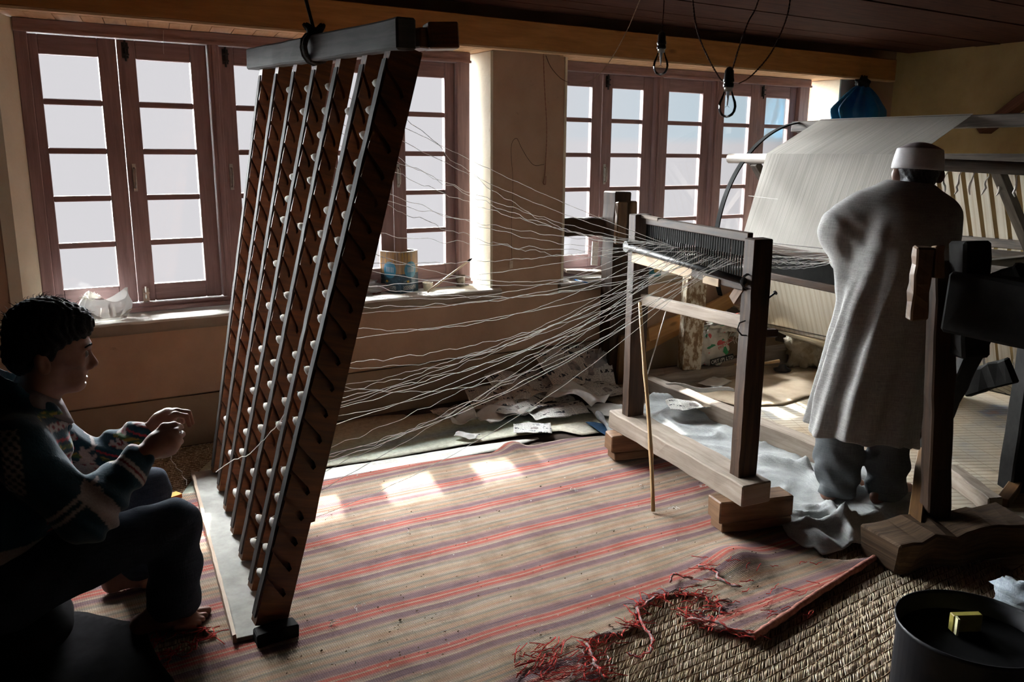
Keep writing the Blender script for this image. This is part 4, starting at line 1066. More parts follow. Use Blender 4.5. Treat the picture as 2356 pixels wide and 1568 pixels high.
# hidden trunk and limbs inside the clothes
f.chain([(.04, y, .66), (.0, y, .50), (-.07, y, .27)], [.10, .12, .12], .05)
f.cap((.03, y - .15, .665), (.05, y + .15, .66), .055, k=.05)
NE, NWr = (.165, -2.02, .462), (.332, -1.945, .583)
FE, FWr = (.215, -1.56, .462), (.392, -1.668, .565)
f.chain([(.03, y - .17, .665), NE, NWr], [.05, .042, .029], .02)
f.chain([(.05, y + .17, .66), FE, FWr], [.05, .042, .028], .02)
f.chain([(-.06, y - .09, .25), (.40, -1.95, .35), (.345, -1.95, .075)], [.085, .056, .040], .03)
f.chain([(-.06, y + .09, .25), (.378, -1.63, .355), (.33, -1.63, .08)], [.085, .056, .040], .03)
# near (right) hand: closed round the thread, thumb on top
f.chain([NWr, (.375, -1.925, .602), (.412, -1.918, .606)], [.028, .034, .033], .012)
f.ell((.395, -1.922, .600), (.042, .021, .042), (0, -.35, 0), k=.015)
for m_, pip_, tip in [((.432, -1.922, .634), (.450, -1.888, .636), (.424, -1.866, .630)), ((.437, -1.926, .613), (.456, -1.890, .612), (.428, -1.868, .607)),
                      ((.431, -1.925, .592), (.449, -1.890, .590), (.422, -1.870, .587)), ((.419, -1.920, .573), (.434, -1.890, .570), (.411, -1.873, .569))]:
    f.cap((.392, -1.920, m_[2] - .004), m_, .0115, .0105, .006).cap(m_, pip_, .0102, .0092, .004).cap(pip_, tip, .0090, .0078, .003)
f.chain([(.372, -1.915, .622), (.404, -1.903, .647), (.434, -1.893, .645), (.452, -1.884, .632)], [.016, .0125, .0105, .0085], .006)
# far (left) hand: fingers bent down over the thread
f.chain([FWr, (.430, -1.682, .598), (.452, -1.684, .612)], [.026, .031, .029], .012)
f.ell((.442, -1.682, .606), (.036, .040, .019), (0, -.6, 0), k=.012)
for m_, pip_, tip in [((.470, -1.716, .626), (.502, -1.724, .616), (.508, -1.730, .585)), ((.478, -1.696, .630), (.513, -1.703, .621), (.521, -1.708, .586)),
                      ((.478, -1.676, .625), (.510, -1.681, .617), (.518, -1.684, .585)), ((.470, -1.658, .614), (.495, -1.660, .606), (.500, -1.662, .580))]:
    f.cap((.44, m_[1] + .004, .607), m_, .0115, .0105, .006).cap(m_, pip_, .0100, .0092, .004).cap(pip_, tip, .0090, .0075, .003)
f.chain([(.428, -1.705, .588), (.452, -1.738, .588), (.480, -1.748, .590)], [.015, .0115, .0085], .006)
# bare feet on the rug
GZ = .024
for yo, xo in ((-1.952, 0.0), (-1.632, -.04)):
    f.chain([(.285 + xo, yo, GZ + .032), (.345 + xo, yo, GZ + .045), (.42 + xo, yo - .004, GZ + .022)], [.033, .036, .022], .02)
    f.ell((.39 + xo, yo - .012, GZ + .022), (.065, .042, .022), (0, .15, -.12), k=.015)
    for q, (dx, dy, r) in enumerate([(.486, .018, .0135), (.474, -.008, .0098), (.462, -.027, .0092), (.447, -.044, .0088), (.430, -.058, .0085)]):
        f.cap((.405 + xo - q * .008, yo + dy * .85 - .002, GZ + .022), (dx + xo - .006, yo + dy, GZ + .011), .0125 - q * .0006, r, .004)
body = obj('body', f.mesh(), M_skin, man, smooth=True)
for s_ in (-1, 1):
    ec = V((.2175, y + s_ * .033, .880)); e_ = obj('eye', MB().lathe([(.0115 * math.sin(a), -.0115 * math.cos(a)) for a in np.linspace(.02, PI - .02, 12)], 16, ec, (1, 0, 0)), plain('eye_white', (.16, .14, .13), .3, .5, var=.05), man, smooth=True)
    obj('iris', MB().lathe([(.0056, .0098), (.004, .0112), (.0005, .0118)], 12, ec, (1, 0, 0)), M_black, e_, smooth=True)
# hair
f = Field((.0, -1.92, .80), (.28, -1.68, 1.09), .004)
f.ell((.126, y, .946), (.110, .092, .104), k=.01).ell((.190, y, .965), (.062, .074, .056), k=.02).ell((.06, y, .89), (.045, .070, .06), k=.03)
hx = np.array([-.2, .02, .05, .082, .098, .128, .15, .19, .24, .5]); hzv = np.array([.822, .822, .826, .850, .890, .862, .905, .925, .926, .93])
def hairfn(P, F):
    zl_ = np.interp(P[..., 0], hx, hzv) + .0025 * np.sin(P[..., 0] * 260 + P[..., 1] * 90)
    F = F + .0035 * np.sin(P[..., 0] * 170 + 3 * np.sin(P[..., 2] * 60)) * np.sin(P[..., 1] * 210 + 2 * np.sin(P[..., 0] * 70)) + .004 * vnoise(P, 42)
    return smax(F, zl_ - P[..., 2], .008)
f.apply(hairfn)
hm = f.mesh()
random.seed(2)
for q in range(240):
    th = random.uniform(0, PI); ph = random.uniform(-1.1, 1.1); c = V((.126, y, .946))
    n_ = V((math.cos(th), math.sin(ph) * .8, math.sin(th) * math.cos(ph)));
    if n_.z < .15: continue
    p = c + V((n_.x * .108, n_.y * .090, n_.z * .102)); d_ = (n_ * .55 + V((random.uniform(-.6, .9), random.uniform(-.6, .6), random.uniform(-.3, .3)))).normalized(); l = random.uniform(.012, .034)
    hm.tube([p, p + d_ * l * .5, p + d_ * l + V((.006, 0, -.006))], [.0011, .0009, .0003], 3)
for s_ in (-1, 1):
    hm.tube([V((.237, y + s_ * .014, .902)), V((.2375, y + s_ * .032, .907)), V((.219, y + s_ * .056, .903))], [.0025, .004, .002], 6)
obj('hair', hm, M_hair, man, smooth=True)
# trousers
f = Field((-.32, -2.10, .03), (.56, -1.48, .50), .0055)
f.chain([(-.06, y - .10, .235), (.16, -1.93, .315), (.402, -1.95, .352), (.396, -1.95, .22), (.382, -1.95, .105)], [.118, .096, .072, .072, .078], .03)
f.chain([(-.06, y + .10, .235), (.16, -1.69, .315), (.378, -1.63, .360), (.366, -1.63, .22), (.345, -1.63, .105)], [.118, .094, .068, .068, .074], .03)
f.ell((-.10, y, .23), (.15, .17, .11), k=.05)
def trf(P, F):
    x, yy, z = P[..., 0], P[..., 1], P[..., 2]
    F = F + .0025 * np.sin(z * 70 + 2.5 * np.sin(x * 22) + yy * 30) * np.exp(-((x - .37) / .12) ** 2) + .003 * vnoise(P, 22, 3) + .0018 * np.sin(x * 60 - z * 50)
    F = smax(F, .072 - .006 * np.sin(x * 60 + yy * 40) - z, .006)
    return F
obj('trousers', f.apply(trf).mesh(), M_jean, man, smooth=True)
# jacket with knitted bands
f = Field((-.34, -2.14, .18), (.44, -1.46, .90), .0055)
f.chain([(-.10, y, .33), (-.02, y, .50), (.028, y, .64)], [.175, .172, .135], .05)
f.cap((.022, y - .165, .672), (.045, y + .165, .668), .078, k=.06)
f.chain([(.015, y - .175, .675), NE, (.318, -1.950, .572)], [.078, .074, .050], .03)
f.chain([(.045, y + .175, .668), FE, (.375, -1.660, .555)], [.078, .070, .048], .03)
f.chain([(.06, y, .74), (.045, y, .80)], [.080, .070], .03)          # stand-up collar
f.cap((-.02, y, .74), (-.005, y, .815), .05, .04, .03)
def jkf(P, F):
    x, yy, z = P[..., 0], P[..., 1], P[..., 2]
    fold = .007 * np.sin(x * 75 + z * 55 + 3 * np.sin(yy * 14 + z * 9)) * np.clip((x - .05) / .12, 0, 1) + .006 * vnoise(P, 20, 5) + .003 * vnoise(P, 55, 2)
    F = F + fold
    # collar opening, front placket groove, hem
    F = smax(F, -(np.sqrt(((x - .078 - (z - .80) * -.1) / 1.15) ** 2 + (yy - y) ** 2) - .060 - (z - .74) * .10 + np.clip(.70 - z, 0, 1) * 1.2), .008)
    g = np.abs(yy - (y - .02)) - .004; F = np.where((x > .05) & (z > .38) & (z < .70), np.maximum(F, -(g) - .0 + np.where(F > -.012, 0, -.02)), F)
    return smax(F, .235 + .05 * (x + .1) - z, .008)
jm = f.apply(jkf).mesh()
jo = obj('jacket', jm, M_jacket, man, smooth=True)
def seg_t(P, a, b):
    a = np.array(a); b = np.array(b); ab = b - a; t = ((P - a) @ ab) / (ab @ ab); q = P - a - np.clip(t, 0, 1)[:, None] * ab
    return t, np.sqrt((q * q).sum(1))
Pj = np.array(jm.v); colr = np.tile(np.array([.012, .050, .078]), (len(Pj), 1))
whi = np.array([.42, .37, .36]); redc = np.array([.40, .04, .06]); grn = np.array([.06, .12, .05]); yel = np.array([.32, .24, .05])
for (A_, B_, C_) in (((.015, y - .175, .675), NE, (.318, -1.950, .572)), ((.045, y + .175, .668), FE, (.375, -1.660, .555))):
    t, d = seg_t(Pj, B_, C_); m_ = d < .10
    for a0, a1, c in ((.02, .30, whi), (.74, .79, whi), (.83, .88, whi), (.79, .83, redc * .4)): colr[m_ & (t > a0) & (t < a1)] = c
    t, d = seg_t(Pj, A_, B_); m_ = (d < .095) & (Pj[:, 0] > .06)
    for a0, a1, c in ((.74, .78, whi), (.83, .87, whi)): colr[m_ & (t > a0) & (t < a1)] = c
# knitted chest panels: bands of small motifs
ch = (np.abs(Pj[:, 1] - y) < .15) & (Pj[:, 0] > .07) & (Pj[:, 2] > .40) & (Pj[:, 2] < .74)
bz = np.mod(Pj[:, 2] * 11 + Pj[:, 0] * 4, 1.0); mo = np.sin(Pj[:, 1] * 190) * np.sin(Pj[:, 2] * 210)
colr[ch & (bz < .22)] = whi; colr[ch & (bz < .22) & (mo > .25)] = redc * .5; colr[ch & (bz > .38) & (bz < .55)] = grn; colr[ch & (bz > .38) & (bz < .55) & (mo > .2)] = yel; colr[ch & (bz > .68) & (bz < .76)] = redc
hem_ = Pj[:, 2] - .05 * Pj[:, 0]
for a0, a1 in ((.285, .297), (.310, .322), (.345, .385)):
    m_ = (hem_ > a0) & (hem_ < a1) & (Pj[:, 0] < .16) & (np.abs(Pj[:, 1] - y) < .24); colr[m_] = whi * .8
shl = (Pj[:, 0] < .03) & (Pj[:, 2] > .56) & (Pj[:, 2] < .74) & (Pj[:, 1] < y - .10) & (Pj[:, 0] > -.015); colr[shl] = whi * .75; colr[shl & (np.sin(Pj[:, 2] * 260) * np.sin(Pj[:, 0] * 300) > .1)] = [.03, .04, .06]
ca = jo.data.color_attributes.new('Col', 'FLOAT_COLOR', 'POINT'); ca.data.foreach_set('color', np.concatenate([colr, np.ones((len(Pj), 1))], 1).ravel())
# shirt collar in the jacket's neck
sc_ = MB()
def colf(u, v_):
    a = -2.4 + 4.8 * u; r = .064 + .022 * v_; return V((.078 + r * 1.1 * math.cos(a), y + r * math.sin(a), .80 - .045 * v_ - .055 * max(0, math.cos(a)) * (1 + .5 * v_)))
obj('shirt_collar', sc_.grid(30, 4, colf), plain('grey_shirt', (.16, .13, .13), .9, .1), man, smooth=True, solid=.004)
# thread in his fingers
random.seed(21)
a = V((.405, -1.885, .590)); pts = [a]
for q in range(16): pts.append(pts[-1] + V((.0035 + random.uniform(-.006, .006), random.uniform(-.003, .003), -.009)))
tag(obj('loose_thread', MB().tube(pts, .0010, 4), M_thread, smooth=True, loc=pts[-1]), 'short curly thread dangling from the crouching man\'s hands', 'thread')
p0 = fl(500, 1085, .10); p0 = V((.64, -1.35, .28)); pp = [onY(497, 1085, -1.3), onY(530, 1060, -1.4), onY(575, 1045, -1.6), onY(600, 1018, -1.7), onY(640, 975, -1.85), onY(655, 950, -1.95)]
qq = []
for a, b in zip(pp, pp[1:]):
    for s_ in range(5): qq.append(a.lerp(b, s_ / 5) + V((0, 0, random.uniform(-.003, .003))))
tag(obj('slack_thread', MB().tube(qq + [pp[-1]], .0016, 4), M_thread, smooth=True, loc=pp[0]), 'slack white thread looping across the front of the rack posts', 'thread')
# black cushion and sheet added under him, standing in for deep shade
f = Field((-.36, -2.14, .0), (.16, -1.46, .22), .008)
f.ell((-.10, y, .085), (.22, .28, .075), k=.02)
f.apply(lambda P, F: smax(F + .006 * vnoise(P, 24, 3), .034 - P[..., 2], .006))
tag(obj('added_cushion', f.mesh(), plain('shade_black_cushion', (.012, .011, .012), .95, .05), smooth=True, loc=(-.10, y, .03)), 'flat black cushion added for the shade under the crouching man', 'cushion')
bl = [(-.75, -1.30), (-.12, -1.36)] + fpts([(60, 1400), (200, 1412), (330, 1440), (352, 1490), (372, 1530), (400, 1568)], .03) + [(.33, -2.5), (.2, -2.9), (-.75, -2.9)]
tag(obj('shade_sheet', sheet(bl, [], .02, lambda a, b: .032 + .008 * nz(a, b, 7) + .004 * nz(a, b, 17)), plain('black_shade_sheet', (.011, .010, .011), .95, .04), smooth=True, solid=.005), 'black sheet added as shade on the floor below the crouching man', 'shade_sheet')
# ---- standing man ---------------------------------------------------------------------
O_ = V((3.02, -2.42, 0)); U_ = V((.847, -.532, 0)); W_ = V((.532, .847, 0))
def uv_(u, v_, z): return tuple(O_ + U_ * u + W_ * v_ + V((0, 0, z)))
man2 = thing('person', 'man in long grey robe and white cap standing with his back turned at the reel', 'person', (3.02, -2.42, 0))
CL = (2.70, -2.85, 0.0); CH = (3.85, -1.85, 1.56)
f = Field((2.7, -2.75, .0), (3.85, -1.8, 1.53), .0065)
HU, HV = -.036, .165
def hv(u, v_, z): return uv_(u + HU, v_ + HV, z - .006)
f.ell(hv(.272, .075, 1.415), (.088, .088, .105), k=.02).ell(hv(.30, .10, 1.375), (.065, .06, .075), k=.03)
f.ell(hv(.187, .06, 1.388), (.016, .024, .033), k=.008).ell(hv(.345, .02, 1.385), (.016, .022, .032), k=.008)
f.cap(hv(.40, .155, 1.395), hv(.385, .147, 1.41), .012, .008, .012)
f.chain([hv(.262, .06, 1.37), uv_(.205, .19, 1.28), uv_(.185, .165, 1.21)], [.056, .060, .09], .03)
f.chain([uv_(.185, .165, 1.21), uv_(.14, .11, .98), uv_(.07, .05, .78)], [.12, .13, .13], .05)
f.chain([uv_(.06, .21, 1.25), uv_(-.055, .25, 1.15), uv_(.10, .45, 1.00)], [.05, .042, .03], .02)
f.chain([uv_(.31, .10, 1.22), uv_(.345, .20, 1.02), uv_(.30, .44, .98)], [.05, .042, .03], .02)
for wx, dirs in ((uv_(.10, .45, 1.00), 1), (uv_(.30, .44, .98), -1)):
    f.ell(tuple(V(wx) + W_ * .05 + U_ * .02), (.035, .04, .022), k=.012)
    for q in range(4):
        a = V(wx) + W_ * (.075) + U_ * (.03 - .019 * q) * dirs; b = a + W_ * (.035 - .004 * abs(q - 1)) + V((0, 0, -.012)); c = b + W_ * .012 + V((0, 0, -.026))
        f.cap(tuple(a), tuple(b), .0095, .009, .004).cap(tuple(b), tuple(c), .0088, .0075, .003)
    a = V(wx) + W_ * .03 + U_ * .045 * dirs; f.chain([tuple(a), tuple(a + W_ * .03 + U_ * .012 * dirs), tuple(a + W_ * .055 + V((0, 0, -.012)))], [.013, .011, .008], .006)
f.chain([uv_(.0, .05, .76), uv_(-.06, .03, .42), uv_(-.07, .02, .09)], [.09, .06, .042], .03)
f.chain([uv_(.14, .03, .76), uv_(.13, .0, .42), uv_(.125, -.02, .09)], [.09, .06, .042], .03)
for u0, v0 in ((-.07, .02), (.125, -.02)):
    f.chain([uv_(u0 - .03, v0 - .02, .06), uv_(u0 + .06, v0 + .05, .068), uv_(u0 + .15, v0 + .10, .052)], [.036, .038, .022], .02)
obj('body', f.mesh(), M_skin, man2, smooth=True)
# robe: lofted ellipses leaning with the body, draped sleeve, long folds
f = Field((2.62, -2.90, .26), (3.90, -1.85, 1.46), .0075)
zz = np.array([.25, .34, .50, .66, .86, 1.02, 1.14, 1.24, 1.31, 1.36, 1.40, 1.5])
cu = np.array([.008, .005, .028, .062, .105, .150, .172, .178, .178, .188, .196, .20]); ru = np.array([.222, .215, .210, .208, .205, .196, .197, .182, .138, .088, .066, .06])
cv = np.array([.0, .0, .01, .03, .06, .10, .13, .16, .18, .195, .205, .21]); rv = np.array([.20, .195, .185, .175, .165, .160, .158, .145, .115, .082, .066, .06])
def robe(P, F):
    q = P - np.array(O_); uu = q @ np.array(U_); ww = q @ np.array(W_); z = P[..., 2]
    c0 = np.interp(z, zz, cu); r0_ = np.interp(z, zz, ru); c1 = np.interp(z, zz, cv); r1_ = np.interp(z, zz, rv)
    a, b = (uu - c0) / r0_, (ww - c1) / r1_; rr = np.sqrt(a * a + b * b); th = np.arctan2(b, a)
    amp = np.interp(z, [.3, .8, 1.1, 1.3], [.12, .075, .03, .0]) 
    s1 = np.sin(7 * th + 2.2 * np.sin(3 * z) + 1.0); s2 = np.sin(13 * th - 4 * z + .6); fold = amp * (.6 * np.sign(s1) * np.abs(s1) ** .7 + .4 * s2)
    d = (rr - 1 - fold) * np.minimum(r0_, r1_)
    d = smin(d, F, .05)
    sw = np.exp(-((uu + .05) / .16) ** 2) * np.exp(-((z - 1.10) / .18) ** 2)
    d = d + .0018 * sw * np.sin(uu * 60 + z * 40 + 2.5 * np.sin(z * 12 + uu * 9)) + .0015 * sw * np.sin(uu * 90 + z * 35 + 2 * np.sin(z * 25)) + .003 * vnoise(P, 24, 4)
    hem = .335 - .06 * np.clip((uu - .05) / .2, 0, 1) + .006 * np.sin(th * 5)
    d = smax(d, hem - z, .006)
    d = smax(d, z - (1.352 - .10 * (uu - .2)), .01)
    return d
f.chain([uv_(.105, .185, 1.245), uv_(.03, .21, 1.215), uv_(-.045, .23, 1.155), uv_(.06, .42, 1.02)], [.092, .084, .074, .085], .09)
f.chain([uv_(-.045, .23, 1.13), uv_(-.03, .14, .93)], [.070, .055], .09)
f.chain([uv_(.285, .10, 1.215), uv_(.33, .18, 1.04), uv_(.30, .40, 1.0)], [.085, .082, .085], .05)
M_robe = fabric('grey_handloom_robe', (.27, .265, .255), (.46, .45, .435), 520, bump=.5)
obj('robe', f.apply(robe).mesh(), M_robe, man2, smooth=True)
# trousers
f = Field((2.7, -2.75, .04), (3.4, -2.0, .62), .007)
f.chain([uv_(-.02, .04, .56), uv_(-.062, .03, .40), uv_(-.064, .02, .20), uv_(-.06, .01, .085)], [.105, .102, .092, .082], .03)
f.chain([uv_(.13, .02, .56), uv_(.132, .0, .40), uv_(.130, -.01, .20), uv_(.132, -.02, .085)], [.10, .088, .080, .078], .03)
def t2(P, F):
    z = P[..., 2]; F = F + .007 * np.sin(z * 60 + P[..., 0] * 40 + 2 * np.sin(P[..., 1] * 30)) * np.clip((.32 - z) / .2, 0, 1) + .004 * vnoise(P, 22, 6)
    return smax(F, .055 - z, .008)
obj('trousers', f.apply(t2).mesh(), fabric('slate_trousers', (.085, .092, .098), (.16, .17, .175), 600, bump=.3), man2, smooth=True)
# hair under the cap
f = Field((3.10, -2.50, 1.28), (3.55, -2.02, 1.50), .005)
f.ell(hv(.268, .055, 1.406), (.087, .089, .085), k=.02).ell(hv(.255, .02, 1.355), (.058, .058, .055), k=.02)
def h2(P, F):
    q = P - np.array(O_); uu = q @ np.array(U_); ww = q @ np.array(W_); z = P[..., 2]
    F = F + .003 * np.sin(uu * 230 + z * 60) * np.sin(z * 90 + uu * 120) + .003 * vnoise(P, 60)
    F = smax(F, (ww - HV) + (uu - HU - .27) * .55 - .075, .01); F = smax(F, z - 1.418, .004); return smax(F, 1.312 - z, .012)
obj('hair', f.apply(h2).mesh(), plain('greying_black_hair', (.045, .045, .05), .5, .4, var=.9, sc=120, bump=.8), man2, smooth=True)
# white prayer cap: tapered band and domed crown
cc = V(hv(.270, .062, 1.408)); ax_ = (V((0, 0, 1)) + U_ * .06 + W_ * .03).normalized()
cap_o = obj('cap', MB().lathe([(.0955, .0), (.099, .004), (.0985, .02), (.094, .05), (.0885, .079), (.086, .083)], 40, cc, ax_, cap=False), fabric('white_cap_cotton', (.80, .79, .80), (.92, .91, .92), 900, bump=.2), man2, smooth=True, solid=.004)
cr_ = MB().lathe([(.0885, .079), (.084, .084), (.066, .094), (.042, .104), (.02, .109), (.002, .110)], 40, cc, ax_, cap=False)
plabel(obj('cap_crown', cr_, fabric('mauve_cap_crown', (.30, .25, .26), (.42, .36, .37), 900, bump=.2), cap_o, smooth=True, solid=.003), 'mauve-grey domed crown of the cap')
# ---------------------------------------------------------------- things on the sills
ZS = .674
def sillp(px, py): return fl(px, py, ZS)
# square oil tin
def tin_mat():
    k = N('printed_oil_tin'); v = k.coord('UV'); U, Vv, _ = k.sep(v)      # u: 0..4 round the four faces, v: 0..1 up
    fx = k.math('FRACT', U)
    base = k.ramp(k.noise(k.coord(), 60, 3), [(.4, (.012, .035, .06)), (.62, (.03, .075, .11)), (.70, (.16, .24, .28))])
    st = k.n('ShaderNodeTexNoise'); st.inputs['Scale'].default_value = 1; k.l(k.coord('UV', (22, 1.2, 1)), st.inputs['Vector'])
    stripes = k.ramp(st.outputs['Fac'], [(.30, (.07, .045, .03)), (.44, (.20, .13, .08)), (.50, (.42, .23, .03)), (.56, (.22, .16, .12)), (.72, (.42, .40, .37))])
    top = k.math('GREATER_THAN', Vv, .47)
    col = k.mix(top, base, stripes)
    du = k.math('DIVIDE', k.math('SUBTRACT', fx, .5), .30); dv = k.math('DIVIDE', k.math('SUBTRACT', Vv, .56), .20)
    dd = k.math('SQRT', k.math('ADD', k.math('MULTIPLY', du, du), k.math('MULTIPLY', dv, dv)))
    col = k.mix(k.math('LESS_THAN', dd, 1.0), col, (.04, .19, .30))
    lw = k.math('MULTIPLY', k.math('LESS_THAN', k.math('FRACT', k.math('MULTIPLY', fx, 14)), .38), k.math('LESS_THAN', dd, .62))
    lw = k.math('MULTIPLY', lw, k.math('GREATER_THAN', Vv, .50)); lw = k.math('MULTIPLY', lw, k.math('LESS_THAN', Vv, .63))
    col = k.mix(lw, col, (.50, .46, .44))
    tx = k.math('MULTIPLY', k.math('LESS_THAN', k.math('ABSOLUTE', k.math('SUBTRACT', Vv, .13)), .05), k.math('LESS_THAN', k.math('ABSOLUTE', k.math('SUBTRACT', fx, .45)), .32))
    nn = k.noise(k.coord('UV', (60, 45, 1)), 1, 2); tx = k.math('MULTIPLY', tx, k.math('GREATER_THAN', nn, .52))
    col = k.mix(tx, col, (.50, .45, .40))
    ed = k.math('DIVIDE', k.math('SUBTRACT', fx, .36), .07); eb = k.math('DIVIDE', k.math('SUBTRACT', Vv, .28), .035)
    em = k.math('LESS_THAN', k.math('ADD', k.math('ABSOLUTE', ed), k.math('ABSOLUTE', eb)), 1.0)
    col = k.mix(em, col, (.50, .30, .05))
    k.bsdf(col, .35, .5, .2); return k.m
def rot_box(c, a, w, d, z0, z1, uvs=True):
    cs = [V((c.x + math.cos(a) * sx * w / 2 - math.sin(a) * sy * d / 2, c.y + math.sin(a) * sx * w / 2 + math.cos(a) * sy * d / 2, 0)) for sx, sy in ((-1, -1), (1, -1), (1, 1), (-1, 1))]
    return cs
tc_ = sillp(928, 672); tin = thing('oil_tin', 'open square blue and gold oil tin on the first sill', 'tin', tc_)
zt_ = z_at(tc_.x, tc_.y, 578)
cs = [V((c.x, c.y, 0)) for c in rot_box(tc_ + V((0, .05, 0)), .42, .150, .150, 0, 0)]
def tinring(z, ins=0.0):
    cen = sum(cs, V((0, 0, 0))) / 4; out = []
    for k_ in range(4):
        a, b = cs[k_], cs[(k_ + 1) % 4]
        for q in range(8):
            t = q / 8; p = a.lerp(b, t); n_ = (p - cen).normalized(); out.append(V((p.x, p.y, z)) + n_ * (.012 * math.sin(PI * t)) * (1 if k_ % 2 == 0 else .5) - n_ * ins)
    return out
tm = MB(); r0_, r1_ = tinring(ZS + .001), tinring(zt_); n = 32
vs_ = r0_ + r1_; fs = []; uvs = []
for q in range(n):
    q2 = (q + 1) % n; fs.append([q, q2, n + q2, n + q]); uvs.append([(q / 8, 0), ((q + 1) / 8, 0), ((q + 1) / 8, 1), (q / 8, 1)])
tm.add(vs_, fs, uvs); obj('can_wall', tm, tin_mat(), tin, solid=.002)
tb = MB(); tb.add([p + V((0, 0, .001)) for p in r0_], [list(range(n))]); obj('can_bottom', tb, M_iron, tin)
obj('rim', MB().tube(r1_ + [r1_[0]], .0028, 6, False), M_steel, tin, smooth=True)
# small cup, brush, jar lid pot, pencil, plastic bag
c = sillp(1063, 660); cup = thing('metal_cup', 'small dented metal cup with flared rim at the sill\'s right end', 'cup', c)
obj('cup_wall', MB().lathe([(.024, .001), (.026, .003), (.027, .062), (.033, .068)], 20, c + V((0, .02, 0)), cap=False), plain('tarnished_cup', (.22, .19, .15), .45, .5, .5, var=.6, sc=50), cup, smooth=True, solid=.002)
obj('cup_bottom', MB().lathe([(.024, .001), (.024, .004)], 20, c + V((0, .02, 0))), M_iron, cup)
jr = sillp(988, 668); jar = thing('plastic_pot', 'tiny white plastic pot with yellow contents beside the oil tin', 'pot', jr)
obj('pot_wall', MB().lathe([(.024, .001), (.030, .045), (.031, .046)], 18, jr + V((.0, .02, 0)), cap=False), plain('milky_plastic', (.75, .70, .58), .4, .5), jar, smooth=True, solid=.002)
obj('contents', MB().lathe([(.022, .002), (.026, .026)], 18, jr + V((.0, .02, 0))), plain('yellow_paste', (.60, .40, .10), .6, .3), jar, smooth=True)
a, b = sillp(982, 672) + V((0, -.01, .004)), onY(1086, 594, -.10)
br = thing('paint_brush', 'long thin brush leaning across the first sill to the reveal', 'brush', a)
obj('handle', MB().tube([a.lerp(b, t) for t in (0, .3, .6, .9)], [.007, .0075, .006, .005], 8), wood('pale_brush_handle', (.40, .30, .20), (.62, .50, .36), .6), br, smooth=True)
obj('tip', MB().tube([a.lerp(b, t) for t in (.9, .96, 1.0)], [.007, .007, .003], 8), M_black, br, smooth=True)
a, b = sillp(858, 678), sillp(876, 674); pc = MB().tube([a + V((0, 0, .005)), b + V((0, 0, .005))], .0045, 6)
tag(obj('pencil_stub', pc, plain('dark_red_pencil', (.14, .03, .02), .5, .4), loc=a), 'dark red pencil stub lying on the sill before the tin', 'pencil')
k = N('clear_crumpled_plastic'); v = k.coord(); nz_ = k.noise(v, 40, 5, .7); d_ = k.n('ShaderNodeBsdfGlossy'); d_.inputs['Roughness'].default_value = .25; t_ = k.n('ShaderNodeBsdfTransparent'); w_ = k.n('ShaderNodeBsdfTranslucent'); m1 = k.n('ShaderNodeMixShader'); m2 = k.n('ShaderNodeMixShader'); m1.inputs[0].default_value = .75; m2.inputs[0].default_value = .62
w_.inputs[0].default_value = (.8, .82, .82, 1); bpn = k.bump(nz_, .8, .01); k.l(bpn, d_.inputs['Normal']); df = k.n('ShaderNodeBsdfDiffuse'); df.inputs[0].default_value = (.75, .77, .77, 1)
k.l(d_.outputs[0], m1.inputs[1]); k.l(df.outputs[0], m1.inputs[2]); k.l(t_.outputs[0], m2.inputs[1]); k.l(m1.outputs[0], m2.inputs[2]); k.l(m2.outputs[0], k.out.inputs[0]); M_plas = k.m
def crumple(center, r, seed, amp=.35, nu=28, nv=16, flat=.3, fr=3.0):
    c = V(center)
    def fn(u, v_):
        th = 2 * PI * u; ph = PI * v_; n_ = V((math.sin(ph) * math.cos(th), math.sin(ph) * math.sin(th), math.cos(ph)))
        q = V((n_.x, n_.y, n_.z)) * fr + V((seed, seed * .7, 0)); s_ = 1 + amp * mnoise.noise(q) + amp * .7 * (abs(mnoise.noise(q * 2.1)) * 2 - .5)
        p = c + V((n_.x * r[0], n_.y * r[1], n_.z * r[2])) * s_; p.z = max(p.z, c.z - r[2] * flat); return p
    return MB().grid(nu, nv, fn)
p = sillp(862, 676); tag(obj('plastic_bag', crumple(p + V((-.06, .05, .035)), (.13, .07, .045), 3, .5, flat=.78), M_plas, smooth=True, loc=p), 'crumpled clear plastic bag on the sill left of the oil tin', 'bag')
# bag of tools on the left part of the sill
p = sillp(205, 728); tbg = thing('tool_bag', 'clear plastic bag of metal tools on the sill behind the crouching man', 'bag', p)
c = V((p.x + .05, -.155, ZS))
def sack(u, v_):
    th = 2 * PI * u; z = v_ * .115; r = .085 + .020 * v_ - .03 * max(0, v_ - .6) * 2; s_ = 1 + .22 * mnoise.noise(V((math.cos(th) * 2, math.sin(th) * 2, z * 14)))
    return V((c.x + r * 1.15 * s_ * math.cos(th) + .03 * v_, c.y + r * .55 * s_ * math.sin(th), ZS + .003 + z * (1 + .25 * math.sin(th * 2 + 1) * v_)))
obj('bag_skin', MB().grid(30, 12, sack), M_plas, tbg, smooth=True)
random.seed(12)
for q in range(13):
    a_ = random.uniform(0, 6.28); p0 = c + V((.06 * math.cos(a_), .03 * math.sin(a_), .012)); p1 = p0 + V((random.uniform(-.07, .07), random.uniform(-.02, .02), random.uniform(.01, .065)))
    p1.y = min(p1.y, -.12)
    obj('tool', MB().tube([p0, p0.lerp(p1, .6), p1], [.006, .005, .0035], 6), M_steel if q % 3 else M_iron, tbg, smooth=True)
tf = MB()
for q in range(60):
    d_ = V((random.gauss(.1, .5), random.gauss(0, .3), random.uniform(.2, 1))).normalized(); b_ = c + V((-.05, 0, .095)); tf.tube([b_, b_ + d_ * .03, b_ + d_ * .055 + V((0, 0, -.008))], [.002, .0015, .0005], 3)
